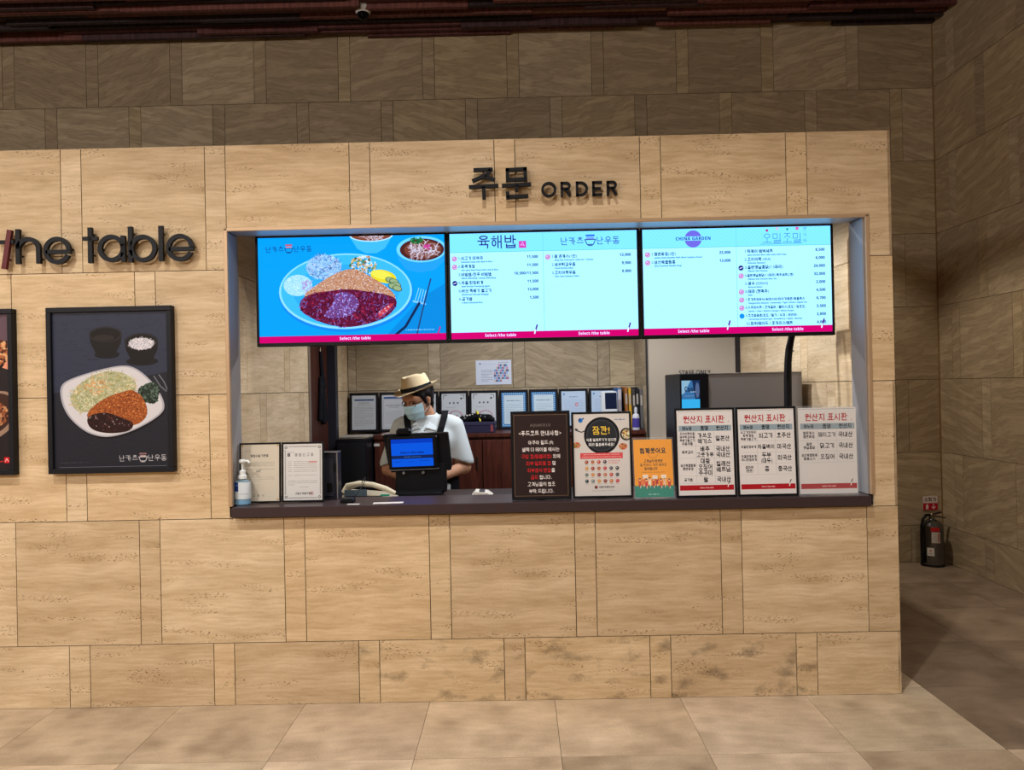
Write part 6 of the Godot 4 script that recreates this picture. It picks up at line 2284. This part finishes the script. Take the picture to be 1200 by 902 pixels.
	part(o, "trousers", st, mat("trousers_dark", Color8(30, 30, 36), 0.8))
	for s in [-1.0, 1.0]:
		st = tool()
		blob(st, [[Vector3(0.105 * s, 0.05, -0.035), Vector3(0.12 * s, 0.042, 0.135), 0.045, 0.04]], 0.009, 0.01, Transform3D.IDENTITY, func(p: Vector3) -> float: return 0.0 - p.y)
		part(o, "shoe", st, mat("shoe_black", Color8(20, 20, 22), 0.5))

	# apron: bib and skirt wrapped round the front, and two shoulder straps
	var black := mat("apron_cloth_black", Color8(19, 20, 25), 0.85)
	st = tool()
	var prev := []
	for j in 17:
		var y := lerpf(1.15, 0.34, j / 16.0)
		var half := 0.55 if y > 1.04 else lerpf(0.8, 1.35, clampf((1.04 - y) / 0.08, 0.0, 1.0))
		var rx := lerpf(0.205, 0.215, clampf((1.15 - y) / 0.3, 0.0, 1.0))
		var rz := 0.131 if y > 0.8 else 0.142
		var row := []
		for i in 13:
			var a := lerpf(-half, half, i / 12.0)
			row.append([Vector3(sin(a) * rx, y, cos(a) * rz + 0.002), Vector3(sin(a) * rz, 0, cos(a) * rx).normalized()])
		if prev.size():
			for i in 12:
				for inset in [0.0, 0.003]:
					var p0: Vector3 = prev[i][0] - prev[i][1] * inset
					var p1: Vector3 = prev[i + 1][0] - prev[i + 1][1] * inset
					var p2: Vector3 = row[i + 1][0] - row[i + 1][1] * inset
					var p3: Vector3 = row[i][0] - row[i][1] * inset
					tri(st, p0, p1, p2, prev[i][1], prev[i + 1][1], row[i + 1][1])
					tri(st, p0, p2, p3, prev[i][1], row[i + 1][1], row[i][1])
		prev = row
	var ap = part(o, "apron", st, black, Vector3.ZERO, "black bib apron")
	for s in [-1.0, 1.0]:
		st = tool()
		var f := 1.0 if s > 0.0 else 1.12
		var line := [Vector3(0.072 * s * f, 1.12, 0.134), Vector3(0.088 * s * f, 1.19, 0.131), Vector3(0.108 * s, 1.26, 0.108), Vector3(0.122 * s, 1.325, 0.058), Vector3(0.122 * s, 1.362, -0.01), Vector3(0.112 * s, 1.35, -0.07), Vector3(0.09 * s, 1.28, -0.112), Vector3(0.05 * s, 1.17, -0.128), Vector3(0.0, 1.06, -0.124)]
		for i in line.size() - 1:
			var p0: Vector3 = line[i]
			var p1: Vector3 = line[i + 1]
			var side := Vector3(0.021, 0, 0)
			var nn := side.cross(p1 - p0).normalized()
			if nn.dot(p0 - Vector3(0, 1.2, 0)) < 0.0:
				nn = -nn
			for k in [0.0, 0.003]:
				quad(st, p0 - side - nn * k, p0 + side - nn * k, p1 + side - nn * k, p1 - side - nn * k, nn)
		part(ap, "strap", st, black)


func sleeve_cut(p: Vector3) -> float:
	# where the short sleeves end
	if absf(p.x) < 0.165:
		return -1.0
	return 1.028 - p.y - (absf(p.x) - 0.24) * 0.35


func hand_bones(s: float) -> Array:
	# a relaxed hand reaching forward (+z), palm down, from the wrist at the origin; s gives the side the thumb is on (inwards)
	var list := [[Vector3(0, 0, -0.01), Vector3(0, -0.002, 0.03), 0.024, 0.022]]
	for i in 4:
		var x := (i - 1.5) * 0.019
		list.append([Vector3(x * 0.6, 0, 0.02), Vector3(x, -0.002, 0.078), 0.014, 0.011])
		var l: float = [0.062, 0.075, 0.07, 0.052][i if s < 0.0 else i]
		var a := Vector3(x, -0.002, 0.078)
		var b := a + Vector3(x * 0.12, -0.006, l * 0.45)
		var c := b + Vector3(x * 0.05, -0.014, l * 0.30)
		var d := c + Vector3(0, -0.014, l * 0.18)
		list.append([a, b, 0.0098, 0.009])
		list.append([b, c, 0.009, 0.0082])
		list.append([c, d, 0.0082, 0.0074])
	var t0 := Vector3(-0.022 * s, -0.006, 0.012)
	var t1 := Vector3(-0.043 * s, -0.012, 0.042)
	var t2 := Vector3(-0.047 * s, -0.018, 0.072)
	list.append([t0, t1, 0.013, 0.011])
	list.append([t1, t2, 0.0105, 0.0085])
	return list


func hat_shell(st: SurfaceTool, xf: Transform3D) -> void:
	var seg := 40
	var prof := [Vector2(0.0, 0.078), Vector2(0.03, 0.082), Vector2(0.055, 0.092), Vector2(0.070, 0.094), Vector2(0.079, 0.086), Vector2(0.088, 0.055), Vector2(0.0955, 0.025), Vector2(0.099, 0.003), Vector2(0.104, 0.0), Vector2(0.125, -0.001), Vector2(0.146, 0.004), Vector2(0.148, 0.002), Vector2(0.125, -0.004), Vector2(0.099, -0.003)]
	var pts := []
	for j in prof.size():
		var row := []
		for i in seg:
			var a := TAU * i / seg
			var r: float = prof[j].x
			var y: float = prof[j].y
			var p := Vector3(cos(a) * r * 0.93, y, sin(a) * r * 1.1)
			if j < 6:
				# the crown is pinched at the front and creased along the middle
				var front := maxf(0.0, sin(a))
				p.x *= 1.0 - 0.16 * front * front
				p.y -= 0.014 * exp(-pow(p.x / 0.022, 2.0)) * (1.0 if j < 3 else 0.6)
				p.y += 0.008 * front
			if j > 8:
				# brim: turned down before the face, up at the back and the sides
				var reach := (r - 0.1) / 0.046
				p.y += reach * (0.016 * absf(cos(a)) - 0.012 * maxf(0.0, sin(a)) + 0.012 * maxf(0.0, -sin(a)))
			row.append(xf * p)
		pts.append(row)
	var nor := []
	for j in prof.size():
		var row := []
		for i in seg:
			var u: Vector3 = pts[j][(i + 1) % seg] - pts[j][(i + seg - 1) % seg]
			var v: Vector3 = pts[mini(j + 1, prof.size() - 1)][i] - pts[maxi(j - 1, 0)][i]
			var n := u.cross(v).normalized() if u.length() > 1e-6 else xf.basis.y
			row.append(n)
		nor.append(row)
	# point the crown's normals outwards
	for j in prof.size():
		for i in seg:
			if j < 8:
				var out: Vector3 = pts[j][i] - xf * Vector3(0, 0.02, 0)
				if nor[j][i].dot(out) < 0.0:
					nor[j][i] = -nor[j][i]
			else:
				var up := 1.0 if j < 11 else -1.0
				if nor[j][i].dot(xf.basis.y) * up < 0.0:
					nor[j][i] = -nor[j][i]
	for j in prof.size() - 1:
		for i in seg:
			var k := (i + 1) % seg
			tri(st, pts[j][i], pts[j][k], pts[j + 1][k], nor[j][i], nor[j][k], nor[j + 1][k])
			tri(st, pts[j][i], pts[j + 1][k], pts[j + 1][i], nor[j][i], nor[j + 1][k], nor[j + 1][i])


# ---------------------------------------------------------------- corridor and ceiling

func build_corridor_things() -> void:
	# fire extinguisher in the corner
	var z := -2.37
	var p := W(1093, 664, z)
	var o = thing("fire_extinguisher", "steel fire extinguisher with black hose standing in the corner", "extinguisher", Vector3(p.x, 0.0, z))
	var steel := mat("extinguisher_steel", Color8(120, 122, 124), 0.16, 0.95)
	var st := tool()
	var r := 0.084
	lathe(st, [Vector2(0, 0.004), Vector2(r * 0.92, 0.004), Vector2(r, 0.016), Vector2(r, 0.30), Vector2(r * 0.96, 0.325), Vector2(r * 0.78, 0.35), Vector2(r * 0.45, 0.365), Vector2(0.022, 0.372), Vector2(0.022, 0.385), Vector2(0, 0.385)], 36)
	part(o, "cylinder", st, steel)
	st = tool()
	lathe(st, [Vector2(r * 0.9, 0.0), Vector2(r + 0.003, 0.0), Vector2(r + 0.003, 0.018), Vector2(r * 0.9, 0.018)], 36)
	part(o, "foot_ring", st, mat("extinguisher_foot", Color8(30, 30, 34), 0.4))
	var black := mat("extinguisher_black", Color8(18, 18, 20), 0.45)
	st = tool()
	lathe(st, [Vector2(0, 0.383), Vector2(0.018, 0.383), Vector2(0.018, 0.41), Vector2(0.012, 0.42), Vector2(0, 0.42)], 16)
	part(o, "valve", st, mat("extinguisher_valve", Color8(120, 110, 90), 0.35, 0.8))
	st = tool()
	box(st, Vector3(-0.012, 0.415, -0.012), Vector3(0.085, 0.424, 0.012), 0.002, Transform3D(Basis(Vector3.BACK, 0.28), Vector3(0.11, 0.0, 0.0)))
	part(o, "lever", st, black)
	st = tool()
	box(st, Vector3(-0.01, 0.40, -0.01), Vector3(0.10, 0.408, 0.01), 0.002, Transform3D(Basis(Vector3.BACK, -0.18), Vector3(-0.06, 0.0, 0.0)))
	part(o, "carry_handle", st, black)
	st = tool()
	tube(st, [Vector3(-0.012, 0.405, 0.0), Vector3(-0.05, 0.405, 0.01), Vector3(-0.082, 0.375, 0.02), Vector3(-0.096, 0.32, 0.025), Vector3(-0.098, 0.2, 0.025), Vector3(-0.097, 0.10, 0.03)], 0.011, 10)
	part(o, "hose", st, black)
	st = tool()
	tube(st, [Vector3(-0.097, 0.11, 0.03), Vector3(-0.095, 0.06, 0.032), Vector3(-0.094, 0.03, 0.032)], [0.012, 0.014, 0.017], 10)
	part(o, "nozzle", st, black)
	st = tool()
	arc_label(st, r + 0.001, -0.62, 0.15, 0.285, 0.318)
	part(o, "red_label", st, mat("extinguisher_red", Color8(190, 40, 44), 0.4))
	st = tool()
	arc_label(st, r + 0.001, -0.55, 0.2, 0.195, 0.28)
	var c := Canvas.new(self, 128, 96, rgb(206, 200, 192))
	for y in range(12, 90, 11):
		c.scribble(10, 80, y, 5, rgb(70, 66, 66), 0.8)
	c.rect(88, 8, 120, 88, rgb(176, 120, 110)); c.scribble(92, 116, 30, 8, rgb(206, 60, 60), 0.9)
	part(o, "white_label", st, textured("print_extinguisher_label", c.texture(), 0.4))
	st = tool()
	arc_label(st, r + 0.001, -0.95, -0.35, 0.09, 0.155)
	c = Canvas.new(self, 96, 96, rgb(210, 206, 200))
	c.text("K", 48, 36, 40, rgb(190, 40, 44), true, 1)
	c.scribble(20, 76, 70, 9, rgb(60, 60, 64), 0.9)
	part(o, "class_label", st, textured("print_extinguisher_class", c.texture(), 0.4))
	# its sign on the wall
	var a := W(1081.5, 597.5, BACK)
	var b := W(1098, 581, BACK)
	o = thing("extinguisher_sign", "small red and white extinguisher sign above the steel cylinder", "sign", Vector3((a.x + b.x) / 2, a.y, BACK))
	var w := b.x - a.x
	var h := b.y - a.y
	part(o, "plate", bx(Vector3(0, h / 2, 0.003), Vector3(w, h, 0.005), 0.001), mat("sign_plate", Color8(200, 190, 186), 0.5))
	c = Canvas.new(self, 160, 160, rgb(220, 206, 204))
	c.text("소화기", 80, 38, 46, rgb(40, 30, 34), true, 1)
	c.rect(0, 80, 160, 160, rgb(186, 24, 44))
	c.poly([30, 150, 30, 110, 38, 100, 50, 100, 58, 110, 58, 150], rgb(236, 214, 214)); c.stroke([36, 98, 44, 90, 56, 92], 5.0, rgb(236, 214, 214))
	c.stroke([116, 92, 116, 142], 9.0, rgb(236, 214, 214)); c.stroke([96, 122, 116, 144, 136, 122], 9.0, rgb(236, 214, 214))
	part(o, "print", sheet(w, h, 0.0058), textured("print_extinguisher_sign", c.texture(), 0.4))

	# dome camera under the slats
	p = W(425.0, 3.0, -2.06)
	o = thing("dome_camera", "white dome security camera hanging under the slat ceiling", "camera", Vector3(p.x, p.y - 0.075, -2.06))
	st = tool()
	lathe(st, [Vector2(0, 0.10), Vector2(0.05, 0.10), Vector2(0.062, 0.06), Vector2(0.064, 0.02), Vector2(0.058, 0.0), Vector2(0.045, -0.012)], 28)
	part(o, "housing", st, mat("camera_white", Color8(232, 232, 230), 0.4))
	st = tool()
	lathe(st, [Vector2(0.046, -0.008), Vector2(0.044, -0.03), Vector2(0.032, -0.048), Vector2(0.016, -0.056), Vector2(0, -0.058)], 28)
	part(o, "dark_dome", st, mat("camera_dome", Color8(14, 15, 18), 0.1))
	st = tool()
	tube(st, [Vector3(0, 0.09, 0), Vector3(0, 4.545 - o.position.y, 0)], 0.02, 12)
	part(o, "stem", st, mat("camera_white", Color8(232, 232, 230), 0.4))


func arc_label(st: SurfaceTool, r: float, a0: float, a1: float, y0: float, y1: float) -> void:
	# a label bent round a cylinder; angles from the front (+z) to the right
	for i in 8:
		var t0 := lerpf(a0, a1, i / 8.0)
		var t1 := lerpf(a0, a1, (i + 1) / 8.0)
		var n0 := Vector3(sin(t0), 0, cos(t0))
		var n1 := Vector3(sin(t1), 0, cos(t1))
		var u0 := i / 8.0
		var u1 := (i + 1) / 8.0
		tri(st, n0 * r + Vector3(0, y0, 0), n1 * r + Vector3(0, y0, 0), n1 * r + Vector3(0, y1, 0), n0, n1, n1, Vector2(u0, 1), Vector2(u1, 1), Vector2(u1, 0))
		tri(st, n0 * r + Vector3(0, y0, 0), n1 * r + Vector3(0, y1, 0), n0 * r + Vector3(0, y1, 0), n0, n1, n0, Vector2(u0, 1), Vector2(u1, 0), Vector2(u0, 0))
